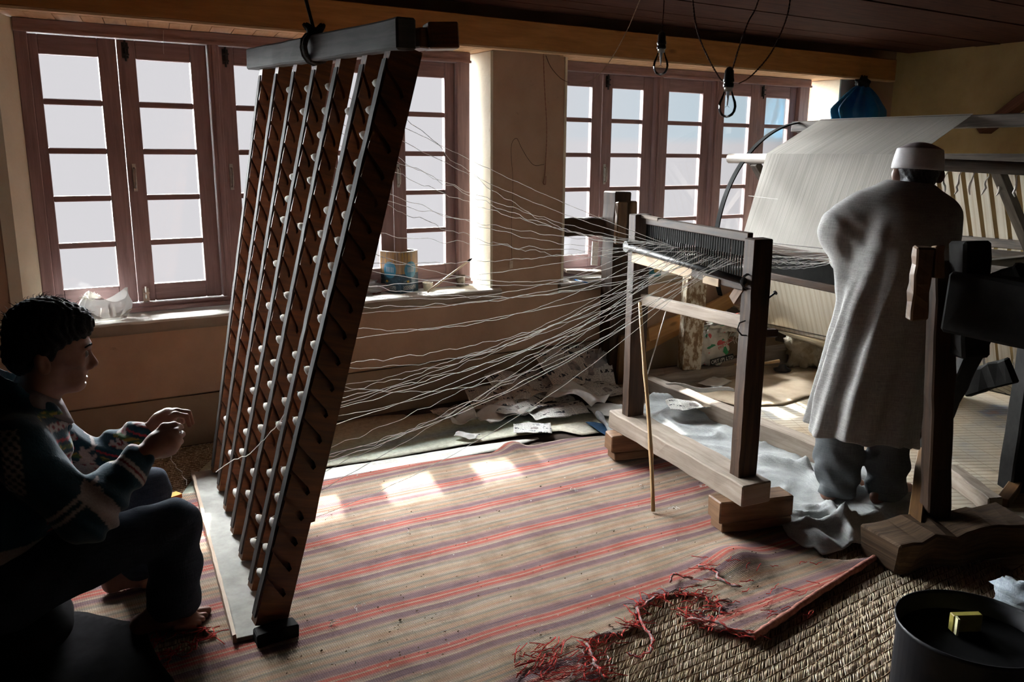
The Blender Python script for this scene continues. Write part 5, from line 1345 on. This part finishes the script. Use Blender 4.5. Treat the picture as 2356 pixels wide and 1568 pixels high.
tag(obj('fibre_tuft', tf, M_cotton, tbg), kind='stuff')
k_ = sillp(288, 731); tag(obj('wood_chip', crumple(k_ + V((0, 0, .006)), (.010, .006, .005), 9, .5, 10, 6, .9), M_crumb, loc=k_), 'tiny dark chip on the sill by the tool bag', 'debris')
# second sill: teal tin, bowl, blue pen, boxes, sack
c = sillp(1512, 636) + V((0, .04, 0)); tt_ = thing('teal_tin', 'squat teal tin with gold label on the second sill', 'tin', c)
obj('tin_body', MB().lathe([(.050, .001), (.052, .004), (.052, .118), (.050, .122)], 24, c), plain('teal_paint', (.02, .17, .20), .4, .5, var=.3), tt_, smooth=True)
lb = MB()
for q in range(8):
    a0, a1 = -2.2 + q * .12, -2.2 + (q + 1) * .12; lb.add([V((c.x + .053 * math.cos(t_), c.y + .053 * math.sin(t_), c.z + z_)) for t_, z_ in ((a0, .03), (a1, .03), (a1, .085), (a0, .085))], [[0, 1, 2, 3]])
obj('gold_label', lb, plain('gold_label_paper', (.42, .30, .10), .5, .4), tt_, solid=.001)
c = sillp(1552, 632) + V((.05, .05, 0)); tag(obj('wooden_bowl', MB().lathe([(.03, .001), (.055, .02), (.068, .05), (.065, .052), (.050, .022), (.02, .010)], 24, c), M_palewood, smooth=True, loc=c), 'shallow pale wooden bowl beside the teal tin', 'bowl')
a, b = sillp(1322, 645), sillp(1352, 652); tag(obj('pen', MB().tube([a + V((0, 0, .005)), b + V((0, 0, .005))], .0045, 6), plain('blue_plastic', (.02, .16, .42), .4, .5), smooth=True, loc=a), 'blue pen lying on the second sill\'s near end', 'pen')
c = onY(1372, 608, -.16); tag(obj('booklet', MB().bar(onY(1367, 610, -.16), onY(1370, 556, -.14), .05, .006, up=(0, 1, 0)), printed('blue_white_cover', [(0, (.75, .78, .8)), (.5, (.25, .45, .65)), (1, (.8, .82, .82))], 6, 2, -.7), loc=c), 'thin blue and white booklet upright beside the dark loom post', 'booklet')
for px, py, w_, h_, m_, lab in ((1600, 600, .16, .05, M_palewood, 'pale flat wooden box on the second sill behind the reed'), (1585, 584, .10, .045, plain('white_card', (.72, .68, .62), .8, .2), 'white card box standing on the flat wooden box'), (1680, 598, .14, .04, plain('red_white_card', (.66, .48, .40), .8, .2), 'reddish card box on the second sill near the heald')):
    c = onY(px, py, -.10); z0 = ZS if py > 590 else ZS + .051
    tag(obj('box', MB().box((c.x, -.10, z0 + h_ / 2 + .001), (w_, .10, h_)), m_, bevel=.002, loc=(c.x, -.10, z0)), lab, 'box')
p = onY(1755, 520, -.12); tag(obj('cloth_bundle', crumple(V((p.x + .02, -.17, ZS + .13)), (.11, .05, .17), 5, .35, flat=.95), plain('grey_beige_cloth', (.42, .39, .33), .95, .1), smooth=True, loc=(p.x, -.17, ZS)), 'grey bundle of cloth on the second sill beside the white warp', 'bundle')
# ---------------------------------------------------------------- bulbs, cords and wires
k = N('bulb_glass'); g = k.n('ShaderNodeBsdfGlossy'); g.inputs['Roughness'].default_value = .02; t_ = k.n('ShaderNodeBsdfTransparent'); t_.inputs[0].default_value = (.97, .98, .99, 1)
mb_ = k.n('ShaderNodeMixShader'); fz = k.n('ShaderNodeFresnel'); fz.inputs[0].default_value = 1.38; k.l(fz.outputs[0], mb_.inputs[0]); k.l(t_.outputs[0], mb_.inputs[1]); k.l(g.outputs[0], mb_.inputs[2]); k.l(mb_.outputs[0], k.out.inputs[0]); M_bulb = k.m
def bulb(px, py, D, frost, label):
    p = dep(px, py, D); t = thing('light_bulb', label, 'bulb', p, 'hanging light bulbs')
    s_ = 1.0
    obj('glass', MB().lathe([(.0005, -.034), (.010, -.032), (.020, -.026), (.028, -.013), (.0305, .003), (.028, .018), (.021, .034), (.016, .046), (.0135, .056)], 28, p, cap=False), M_bulb, t, smooth=True)
    obj('screw_cap', MB().lathe([(.0135, .052), (.0135, .072), (.012, .074)], 18, p), M_steel, t, smooth=True)
    obj('stem', MB().lathe([(.006, .052), (.004, .03), (.0022, .012), (.0018, .006)], 10, p), plain('stem_glass', (.7, .72, .75), .2, .6), t, smooth=True)
    obj('filament', MB().tube([p + V((-.010, 0, .0)), p + V((-.004, 0, .004)), p + V((.004, 0, .004)), p + V((.010, 0, .0))], .0006, 4), M_iron, t)
    obj('socket', MB().lathe([(.0165, .064), (.018, .068), (.018, .076), (.0155, .080), (.0185, .083), (.0185, .090), (.0165, .096), (.015, .118), (.009, .128), (.003, .131)], 20, p), plain('bakelite', (.012, .011, .011), .3, .5), t, smooth=True)
    return p
def cordm(pts, r=.0022, tw=True):
    mb = MB(); q = []
    for a, b in zip(pts, pts[1:]):
        n_ = max(4, int((b - a).length / .012))
        for s_ in range(n_): q.append(a.lerp(b, s_ / n_))
    q.append(pts[-1])
    for ph in ((0, PI) if tw else (0,)):
        mb.tube([p + V((math.cos(i * .9 + ph), math.sin(i * .9 + ph), 0)) * (r * .8 if tw else 0) for i, p in enumerate(q)], r * .75, 4)
    return mb
def smooth_pts(P, n=8):
    out = []
    for i in range(len(P) - 1):
        p0, p1, p2, p3 = P[max(i - 1, 0)], P[i], P[i + 1], P[min(i + 2, len(P) - 1)]
        for s_ in range(n):
            t = s_ / n; out.append(.5 * ((2 * p1) + (p2 - p0) * t + (2 * p0 - 5 * p1 + 4 * p2 - p3) * t * t + (3 * p1 - p0 - 3 * p2 + p3) * t ** 3))
    return out + [P[-1]]
M_cord = plain('brown_twisted_cord', (.07, .03, .022), .7, .2)
M_cordlt = plain('dusty_twine', (.30, .22, .17), .9, .1)
b1 = bulb(1520, 153, 3.3, False, 'clear bulb in black socket hanging straight from its cord')
b2 = bulb(1673, 247, 2.85, False, 'larger clear bulb hanging lower, tied between two cords')
def tie(name, pts, label, m=M_cord, r=.0022, tw=True): return tag(obj(name, cordm(smooth_pts(pts), r, tw), m, smooth=True, loc=pts[0]), label, 'cord')
def ceil_pt(px, py, D):
    p = dep(px, py, D); d = ray(px, py); return p if p.z < ZC else CAM + d * ((ZC - CAM.z) / d.z)
tie('electric_cord', [b1 + V((0, 0, .13)), dep(1524, 60, 3.31), dep(1527, 20, 3.31), dep(1528, 0, 3.31), b1 + V((.05, .03, .70)) if False else V((b1.x + .02, b1.y + .01, ZC))], 'thin twisted cord holding the upper bulb from the ceiling')
tie('electric_cord', [b2 + V((0, 0, .13)), dep(1682, 168, 2.86), dep(1700, 110, 2.88), dep(1722, 50, 2.9), dep(1745, 0, 2.92), V((b2.x + .16, b2.y - .03, ZC))], 'thin twisted cord holding the lower bulb from the ceiling')
tie('electric_cord', [dep(1592, -60, 2.9), dep(1594, 0, 2.9), dep(1604, 70, 2.88), dep(1628, 130, 2.87), dep(1655, 178, 2.86), dep(1672, 192, 2.85)], 'slack cord swooping from the ceiling to the lower bulb\'s left side')
tie('electric_cord', [dep(1700, 192, 2.86), dep(1728, 175, 2.9), dep(1768, 130, 2.95), dep(1795, 80, 3.0), dep(1815, 20, 3.05), dep(1822, -60, 3.06)], 'slack cord rising from beside the lower bulb to the ceiling\'s right')
tie('twine', [dep(1490, -40, 3.9), dep(1470, 5, 3.95), dep(1440, 75, 4.1), dep(1400, 145, 4.25), dep(1365, 182, 4.35), dep(1330, 194, 4.42), dep(1312, 190, 4.42)], 'pale twine drooping from the ceiling toward the pillar\'s right edge', M_cordlt, .0018)
tie('electric_cord', [onY(1256, 128, -.22), onY(1268, 155, -.22), onY(1290, 180, -.22), onY(1310, 190, -.215)], 'short dark cord looping from the pillar top to the window', M_cord, .0018)
tie('string', [onY(1250, 120, -.215), onY(1253, 200, -.215), onY(1258, 300, -.215), onY(1255, 380, -.215), onY(1253, 405, -.215), onY(1250, 420, -.215), onY(1255, 424, -.215), onY(1256, 405, -.215)], 'reddish string with a looped end hanging down the pillar', plain('reddish_string', (.32, .15, .11), .9, .1), .0022)
tie('wall_wire', [onY(1178, 600, -.212), onY(1177, 520, -.212), onY(1180, 420, -.212), onY(1176, 340, -.212), onY(1188, 318, -.215), onY(1200, 340, -.215), onY(1215, 365, -.215), onY(1230, 380, -.215), onY(1252, 378, -.215)], 'dark wire on the pillar bent over a nail and hanging', M_cord, .0018, False)
c = onY(1176, 608, -.213); tg = MB().box(c, (.022, .008, .045)); tag(obj('wire_tag', tg, plain('cream_plastic', (.60, .50, .38), .5, .4), loc=c, bevel=.002), 'small cream plug on the end of the pillar wire', 'plug')
tie('curtain_wire', [onY(1320, 133, -.06), onY(1500, 158, -.06), onY(1665, 184, -.06)], 'pale wire strung along the head of the second window', M_cordlt, .0016, False)
tie('string', [onY(376, 70, -.08), onY(376, 110, -.08), onY(377, 124, -.08)], 'tiny white thread hanging from the first window\'s head', M_thread, .0008, False)
nt_ = onX(1748, 455, 4.35); tie('string', [onX(1722, 450, 4.35), onX(1748, 453, 4.30), onX(1790, 458, 4.25)], 'short taut string across the reel\'s iron hoop', M_thread, .001, False)
# ---------------------------------------------------------------- blue bag hung in the corner, diagonal roof brace
k = N('blue_polythene'); v = k.coord(); n_ = k.noise(v, 22, 4); p_ = k.bsdf(k.ramp(n_, [(.3, (.012, .10, .20)), (.7, (.03, .22, .36))]), .3, .5, normal=k.bump(n_, .4, .006), link=False)
tr = k.n('ShaderNodeBsdfTranslucent'); tr.inputs[0].default_value = (.05, .34, .52, 1); ms = k.n('ShaderNodeMixShader'); ms.inputs[0].default_value = .45; k.l(p_.outputs[0], ms.inputs[1]); k.l(tr.outputs[0], ms.inputs[2]); k.l(ms.outputs[0], k.out.inputs[0])
bt_ = onY(1985, 190, -.36); bb = onY(1975, 285, -.36)
def bag(u, v_):
    th = 2 * PI * u; zb = bt_.z - .02 + (bb.z - .10 - bt_.z) * v_; r = .035 + .17 * min(1, v_ * 2.2) ** .8; 
    if v_ > .9: r *= 1 - (v_ - .9) * 6
    s_ = 1 + .20 * math.sin(9 * th + 2 * math.sin(4 * v_)) * (1 - .5 * v_) + .1 * mnoise.noise(V((th, v_ * 4, 1)))
    return V((bb.x + r * 1.25 * s_ * math.cos(th), -.35 + r * .55 * s_ * math.sin(th) - .01, zb))
hb = thing('hanging_bag', 'blue polythene bag knotted and hung from the beam in the corner', 'bag', (bb.x, -.36, bb.z - .1))
obj('bag_skin', MB().grid(56, 16, bag), k.m, hb, smooth=True, solid=.002)
obj('bag_knot', crumple((bb.x, -.36, bt_.z + .0), (.06, .04, .05), 4, .4, flat=1), M_black, hb, smooth=True)
dbv = thing('roof_brace', 'dark brown timber brace slanting up the right wall', 'brace', onX(2310, 270, 6.12))
obj('timber', MB().bar(onX(2262, 300, 6.15), onX(2420, 185, 6.15), .06, .15, seg=8, jit=.002, up=(1, 0, 0)), wood('brown_brace', (.10, .035, .02), (.20, .08, .045), .6), dbv, bevel=.004)
# ---------------------------------------------------------------- newspapers, sacks and scraps against the wall
def news(name, warm=0.0, pic=.0, seed=0):
    k = N(name); v = k.coord('UV'); U, Vv, _ = k.sep(v)
    rows = k.math('FRACT', k.math('MULTIPLY', Vv, 34)); rl_ = k.math('LESS_THAN', rows, .5)
    wn_ = k.noise(k.coord('UV', (70, 34, 1)), 1, 1); txt = k.math('MULTIPLY', rl_, k.math('GREATER_THAN', wn_, .46))
    colm = k.math('GREATER_THAN', k.math('FRACT', k.math('MULTIPLY', U, 4)), .08); txt = k.math('MULTIPLY', txt, colm)
    hb_ = k.noise(k.coord('UV', (2.1, 3.3, 1)), 1, 1); 
    big = k.math('MULTIPLY', k.math('GREATER_THAN', hb_, .55), k.math('LESS_THAN', k.math('FRACT', k.math('MULTIPLY', Vv, 7)), .6))
    big = k.math('MULTIPLY', big, k.math('GREATER_THAN', k.noise(k.coord('UV', (26, 9, 1)), 1, 0), .48))
    pm_ = k.math('LESS_THAN', hb_, .36)
    pa = (.72, .70, .65) if not warm else (.66, .56, .47)
    col = k.mix(k.math('MULTIPLY', txt, .7), pa, (.08, .08, .08)); col = k.mix(big, col, (.05, .05, .06))
    pcx = k.ramp(k.noise(k.coord('UV', (9, 9, 1)), 1, 3), [(.35, (.08, .07, .08)), (.55, (.34, .28, .25)), (.7, (.55, .16, .10) if warm else (.20, .30, .42))])
    col = k.mix(k.math('MULTIPLY', pm_, .85), col, pcx); k.bsdf(col, .85, .15); return k.m
NEWS = [news('newsprint_a'), news('newsprint_b', 1), plain('blank_paper', (.70, .68, .64), .85, .15, var=.08), news('newsprint_c')]
def paper(px, py, w_, h_, ang, lift, tilt, mi, seed, label, zb=.03):
    p = fl(px, py, zb)
    if p.y > -.34: p.y = -.34
    def fn(u, v_):
        a, b = (u - .5) * w_, (v_ - .5) * h_
        x = p.x + a * math.cos(ang) - b * math.sin(ang); y_ = p.y + a * math.sin(ang) + b * math.cos(ang)
        q = V((u * 1.3 + seed, v_ * 1.3, seed * 1.3)); z = zb + lift * (abs(mnoise.noise(q)) * 1.5 + .2) + max(0, tilt * (v_ - .1)) + .006 * mnoise.noise(q * 3)
        y_ = min(y_, -.232)
        return V((x, y_, max(z, zb - .004)))
    tag(obj('newspaper', MB().grid(16, 16, fn), NEWS[mi], smooth=True, solid=.0012, loc=(p.x, p.y, 0)), label, 'newspaper', 'newspapers heaped below the pillar')
LP = [(1195, 900, .42, .30, .3, .05, .10, 1, 'brownish newspaper sheet leaning against the wall foot, far left of the heap'), (1130, 930, .26, .26, -.3, .03, .06, 1, 'brown-tinted torn page at the left end of the heap'),
      (1270, 870, .40, .26, .1, .04, .22, 1, 'upright folded newspaper with red advert at the back of the heap'), (1345, 880, .36, .26, -.5, .03, .18, 0, 'tilted news page with bold headlines near the dark loom post'),
      (1240, 915, .34, .30, -.6, .05, .04, 0, 'open news page in the middle of the heap'), (1190, 945, .36, .24, .15, .045, .0, 0, 'crumpled news sheet at the front left of the heap'),
      (1275, 950, .34, .24, -.1, .04, .0, 3, 'news sheet with a photo block at the front of the heap'), (1330, 930, .30, .30, .5, .09, .03, 2, 'crushed blank sheet standing up in the heap'),
      (1390, 905, .30, .24, .2, .03, .02, 3, 'news page lying beside the loom post\'s foot'), (1400, 945, .24, .20, -.3, .02, .0, 2, 'flat white sheet between the heap and the stand\'s foot'),
      (1150, 960, .30, .16, .25, .05, .0, 2, 'folded plain sheet curling up at the front edge'), (1225, 985, .20, .16, -.55, .006, .0, 0, 'flat leaflet with red heading lying on the green mat'),
      (1075, 1005, .07, .12, .6, .02, .0, 2, 'small curled paper strip lying on the green mat'), (1060, 975, .20, .10, .2, .07, .0, 2, 'grey paper fold standing on the mat\'s left part'),
      (1040, 945, .22, .12, .1, .01, .0, 1, 'brown paper scrap alone near the wall foot'), (1300, 925, .12, .08, .0, .03, .0, 0, 'small torn clipping on top of the heap')]
for q, (px, py, w_, h_, an, li_, ti, mi, lab) in enumerate(LP): paper(px, py, w_, h_, an, li_, ti, mi, q * 3.7, lab, .025 + .004 * (q % 4))
paper(1590, 938, .26, .15, -.55, .035, .0, 0, 91, 'folded white paper stack on the grey cloth behind the stand', .085)
p = fl(1545, 915, .05)
tag(obj('paper_roll', MB().grid(14, 8, lambda u, v_: V((p.x - .02 + .40 * u * .85, p.y + .02 - .40 * u * .53 + .02 * v_, .07 + .065 * math.sin(PI * (.15 + .6 * v_)) * (1 - .5 * u) + .01 * math.sin(9 * u)))), NEWS[2], smooth=True, solid=.002, loc=p), 'curled sheet of lined paper standing behind the stand\'s left post', 'paper')
paper(1645, 880, .20, .14, .3, .008, .0, 2, 55, 'single pale card lying on the floor under the trestle', .03)
blu = fpts([(1345, 968), (1400, 975), (1440, 1000), (1448, 1018), (1410, 1010), (1375, 990)], .03)
tag(obj('blue_cloth', sheet(blu, [], .015, lambda a, b: .030 + .006 * nz(a, b, 14)), fabric('navy_cloth', (.025, .06, .12), (.05, .11, .19), 500), smooth=True, solid=.003), 'dark blue cloth corner beside the stand\'s left foot', 'cloth')
pp = [fl(x, y_, .05) for x, y_ in ((1375, 950), (1395, 975), (1420, 1000), (1445, 1012))]
tag(obj('rolled_rag', MB().tube(smooth_pts(pp, 5), [.016 + .006 * math.sin(i) for i in range(16)], 8), M_cloth, smooth=True, loc=pp[0]), 'twisted grey rag beside the blue cloth by the stand', 'rag')
p = fl(1300, 850, .02); p.y = -.30
tag(obj('clear_bag', crumple((p.x, -.33, .12), (.10, .06, .10), 8, .4, flat=.95), M_plas, smooth=True, loc=(p.x, -.33, .02)), 'limp clear plastic bag against the wall above the newspapers', 'bag')
# printed rice sack and burst packing below the second window
def sack_mat():
    k = N('printed_sack'); v = k.coord('UV'); U, Vv, _ = k.sep(v); n_ = k.noise(k.coord('UV', (7, 6, 1)), 1, 2); n2 = k.noise(k.coord('UV', (11, 8, 1)), 1, 1)
    col = k.ramp(k.noise(k.coord(), 14, 4), [(.3, (.50, .45, .38)), (.7, (.70, .66, .58))])
    col = k.mix(k.math('GREATER_THAN', n_, .62), col, (.05, .26, .13)); col = k.mix(k.math('GREATER_THAN', n2, .66), col, (.58, .10, .09)); k.bsdf(col, .6, .3, normal=k.bump(n_, .2, .01)); return k.m
p = fl(1640, 840, .09); p = V((p.x, min(p.y, -.36), .09))
sk = thing('printed_sack', 'small white sack printed red and green on the trestle\'s ground sill', 'sack', p)
obj('sack_body', crumple(p + V((0, .02, .125)), (.135, .07, .14), 2, .30, 40, 24, .88, 2.2), sack_mat(), sk, smooth=True)
def text(body, name, loc, size, m, parent, rot, ext=.0008):
    cu_ = bpy.data.curves.new(name, 'FONT'); cu_.body = body; cu_.size = size; cu_.extrude = ext; cu_.align_x = 'CENTER'
    o = bpy.data.objects.new(name, cu_); COL.objects.link(o); bpy.context.view_layer.update()
    me = bpy.data.meshes.new_from_object(o.evaluated_get(bpy.context.evaluated_depsgraph_get())); bpy.data.objects.remove(o)
    me.materials.append(m); o = bpy.data.objects.new(name, me); COL.objects.link(o); o.parent = parent; o.location = V(loc) - origin(parent); o.rotation_euler = rot; return o
fa = math.atan2(-.53, .85)
pl = MB().bar(p + V((-.085, -.062, .045)) , p + V((.105, -.075, .065)), .008, .036); obj('print_band', pl, plain('black_print', (.02, .02, .02), .6, .3), sk)
text('ORT (P) LTD', 'sack_lettering', p + V((.01, -.0725, .042)), .034, plain('white_print', (.70, .68, .62), .6, .3), sk, (PI / 2, -.10, -.07))
M_redp = plain('red_print', (.55, .10, .08), .6, .3)
text('PRINTERS', 'sack_lettering', p + V((.03, -.078, .15)), .030, M_redp, sk, (PI / 2 - .1, -.45, -.07))
lf = MB().prism([p + V(q) for q in ((.0, -.084, .11), (.03, -.084, .085), (.05, -.084, .10), (.02, -.084, .145), (.005, -.084, .14))], (0, -1, 0), .002); obj('leaf_print', lf, plain('green_print', (.04, .26, .10), .6, .3), sk)
fl_ = thing('torn_packing', 'torn white and green plastic packing heaped on the printed sack', 'packing', p + V((.08, 0, .22)))
obj('crumpled_sheet', crumple(p + V((.10, .0, .275)), (.16, .07, .055), 6, .55, 36, 18, .9, 3), sack_mat(), fl_, smooth=True)
obj('cotton_waste', crumple(p + V((.24, -.02, .22)), (.07, .05, .06), 13, .6, 26, 14, .9, 4), M_cotton, fl_, smooth=True)
lt = MB()
for q in range(9):
    a_ = p + V((.05 + .03 * q, -.08, .27)); lt.tube([a_ + V((random.uniform(-.03, .03), random.uniform(-.02, .01), -.03 * s_ + random.uniform(-.01, .01))) for s_ in range(5)], .0018, 4)
tag(obj('loose_strands', lt, M_cotton, fl_, smooth=True), kind='stuff')
c = fl(1850, 842, .02); tag(obj('plastic_sack', crumple(c + V((.03, .03, .15)), (.15, .12, .17), 11, .38, 44, 26, .9, 2.4), (lambda k: (k.bsdf(k.ramp(k.noise(k.coord(), 9, 4), [(.3, (.34, .27, .18)), (.7, (.60, .53, .41))]), .25, .5, normal=k.bump(k.noise(k.coord(), 30, 4), .6, .01)), k.m)[1])(N('yellowed_polythene')), smooth=True, loc=c), 'lumpy yellowed plastic sack on the floor beneath the reel', 'sack')
a, b = onY(1650, 832, -.42), fl(1795, 832, .10) + V((0, -.0, .0))
tag(obj('cane', MB().tube([fl(1690, 838, .13), fl(1750, 836, .13), fl(1792, 830, .13)], [.007, .008, .012], 8), wood('bamboo_b', (.34, .20, .09), (.58, .40, .22), .45), smooth=True, loc=fl(1690, 838, .13)), 'short bamboo cane lying behind the stand\'s right post', 'cane')
c = fl(1800, 852, .03); tag(obj('iron_lid', MB().lathe([(.055, 0), (.06, .01), (.03, .022), (.022, .04), (.002, .042)], 20, c), M_iron, smooth=True, loc=c), 'small black iron lid on the floor before the plastic sack', 'lid')
# ---------------------------------------------------------------- matchbox, drum stove, metal box, cloth edge
c = fl(398, 1152, .02); mbx = thing('matchbox', 'yellow and orange matchbox on the rug behind the crouching man\'s knee', 'matchbox', c)
obj('sleeve', MB().box((c.x, c.y, .040), (.062, .042, .018), .35), plain('yellow_print', (.62, .34, .02), .6, .3, var=.15), mbx)
obj('strike_side', MB().box((c.x + .006, c.y - .0205, .040), (.062, .002, .016), .35), plain('orange_side', (.45, .10, .02), .7, .2), mbx)
ct = fl(2240, 1440, .36); dr_ = thing('drum_stove', 'black round metal drum in the bottom right corner', 'drum', (ct.x + .02, ct.y - .02, 0))
dc = V((ct.x, ct.y, .012)); R_ = .165
obj('drum_wall', MB().lathe([(R_ - .02, .0), (R_, .01), (R_, .335), (R_ + .006, .34), (R_ + .006, .35)], 48, dc, cap=False), plain('black_enamel', (.010, .010, .013), .5, .3), dr_, smooth=True, solid=.003)
obj('drum_lid', MB().lathe([(R_ - .004, .30), (R_ - .004, .304)], 48, dc), plain('drum_soot', (.006, .006, .006), .9, .05), dr_)
c = dep(2200, 1437, 2.05)
lz = .318; c = fl(2205, 1450, lz)
yb = thing('yellow_packet', 'small yellow-green packet standing on the black drum', 'packet', (c.x, c.y, lz))
obj('packet', MB().bar(V((c.x - .02, c.y + .01, lz + .024)), V((c.x + .045, c.y - .025, lz + .024)), .02, .045), plain('olive_yellow', (.30, .25, .05), .5, .4), yb, bevel=.002)
obj('packet_edge', MB().bar(V((c.x - .022, c.y + .0, lz + .024)), V((c.x - .018, c.y - .003, lz + .024)), .03, .044), plain('pale_edge', (.62, .58, .35), .5, .4), yb)
pts = [fl(2345, 1365, .05), fl(2330, 1390, .06), fl(2370, 1410, .05)]
tag(obj('rag', crumple(fl(2345, 1392, .05) + V((.02, 0, .02)), (.05, .09, .05), 21, .5, 24, 14, .8, 4), fabric('blue_grey_rag', (.22, .26, .30), (.45, .50, .54), 500), smooth=True, loc=fl(2345, 1392, 0)), 'pale blue-grey rag behind the black drum at the frame edge', 'rag')
c = fl(-10, 1450, .02); tag(obj('tin_case', MB().bar(V((-.30, -1.60, .09)), V((-.105, -1.54, .09)), .22, .14), plain('scratched_tin', (.32, .33, .38), .3, .5, .7, var=.5, sc=30), bevel=.008, loc=(-.2, -1.6, .02)), 'shiny scratched metal case at the left frame edge', 'case')
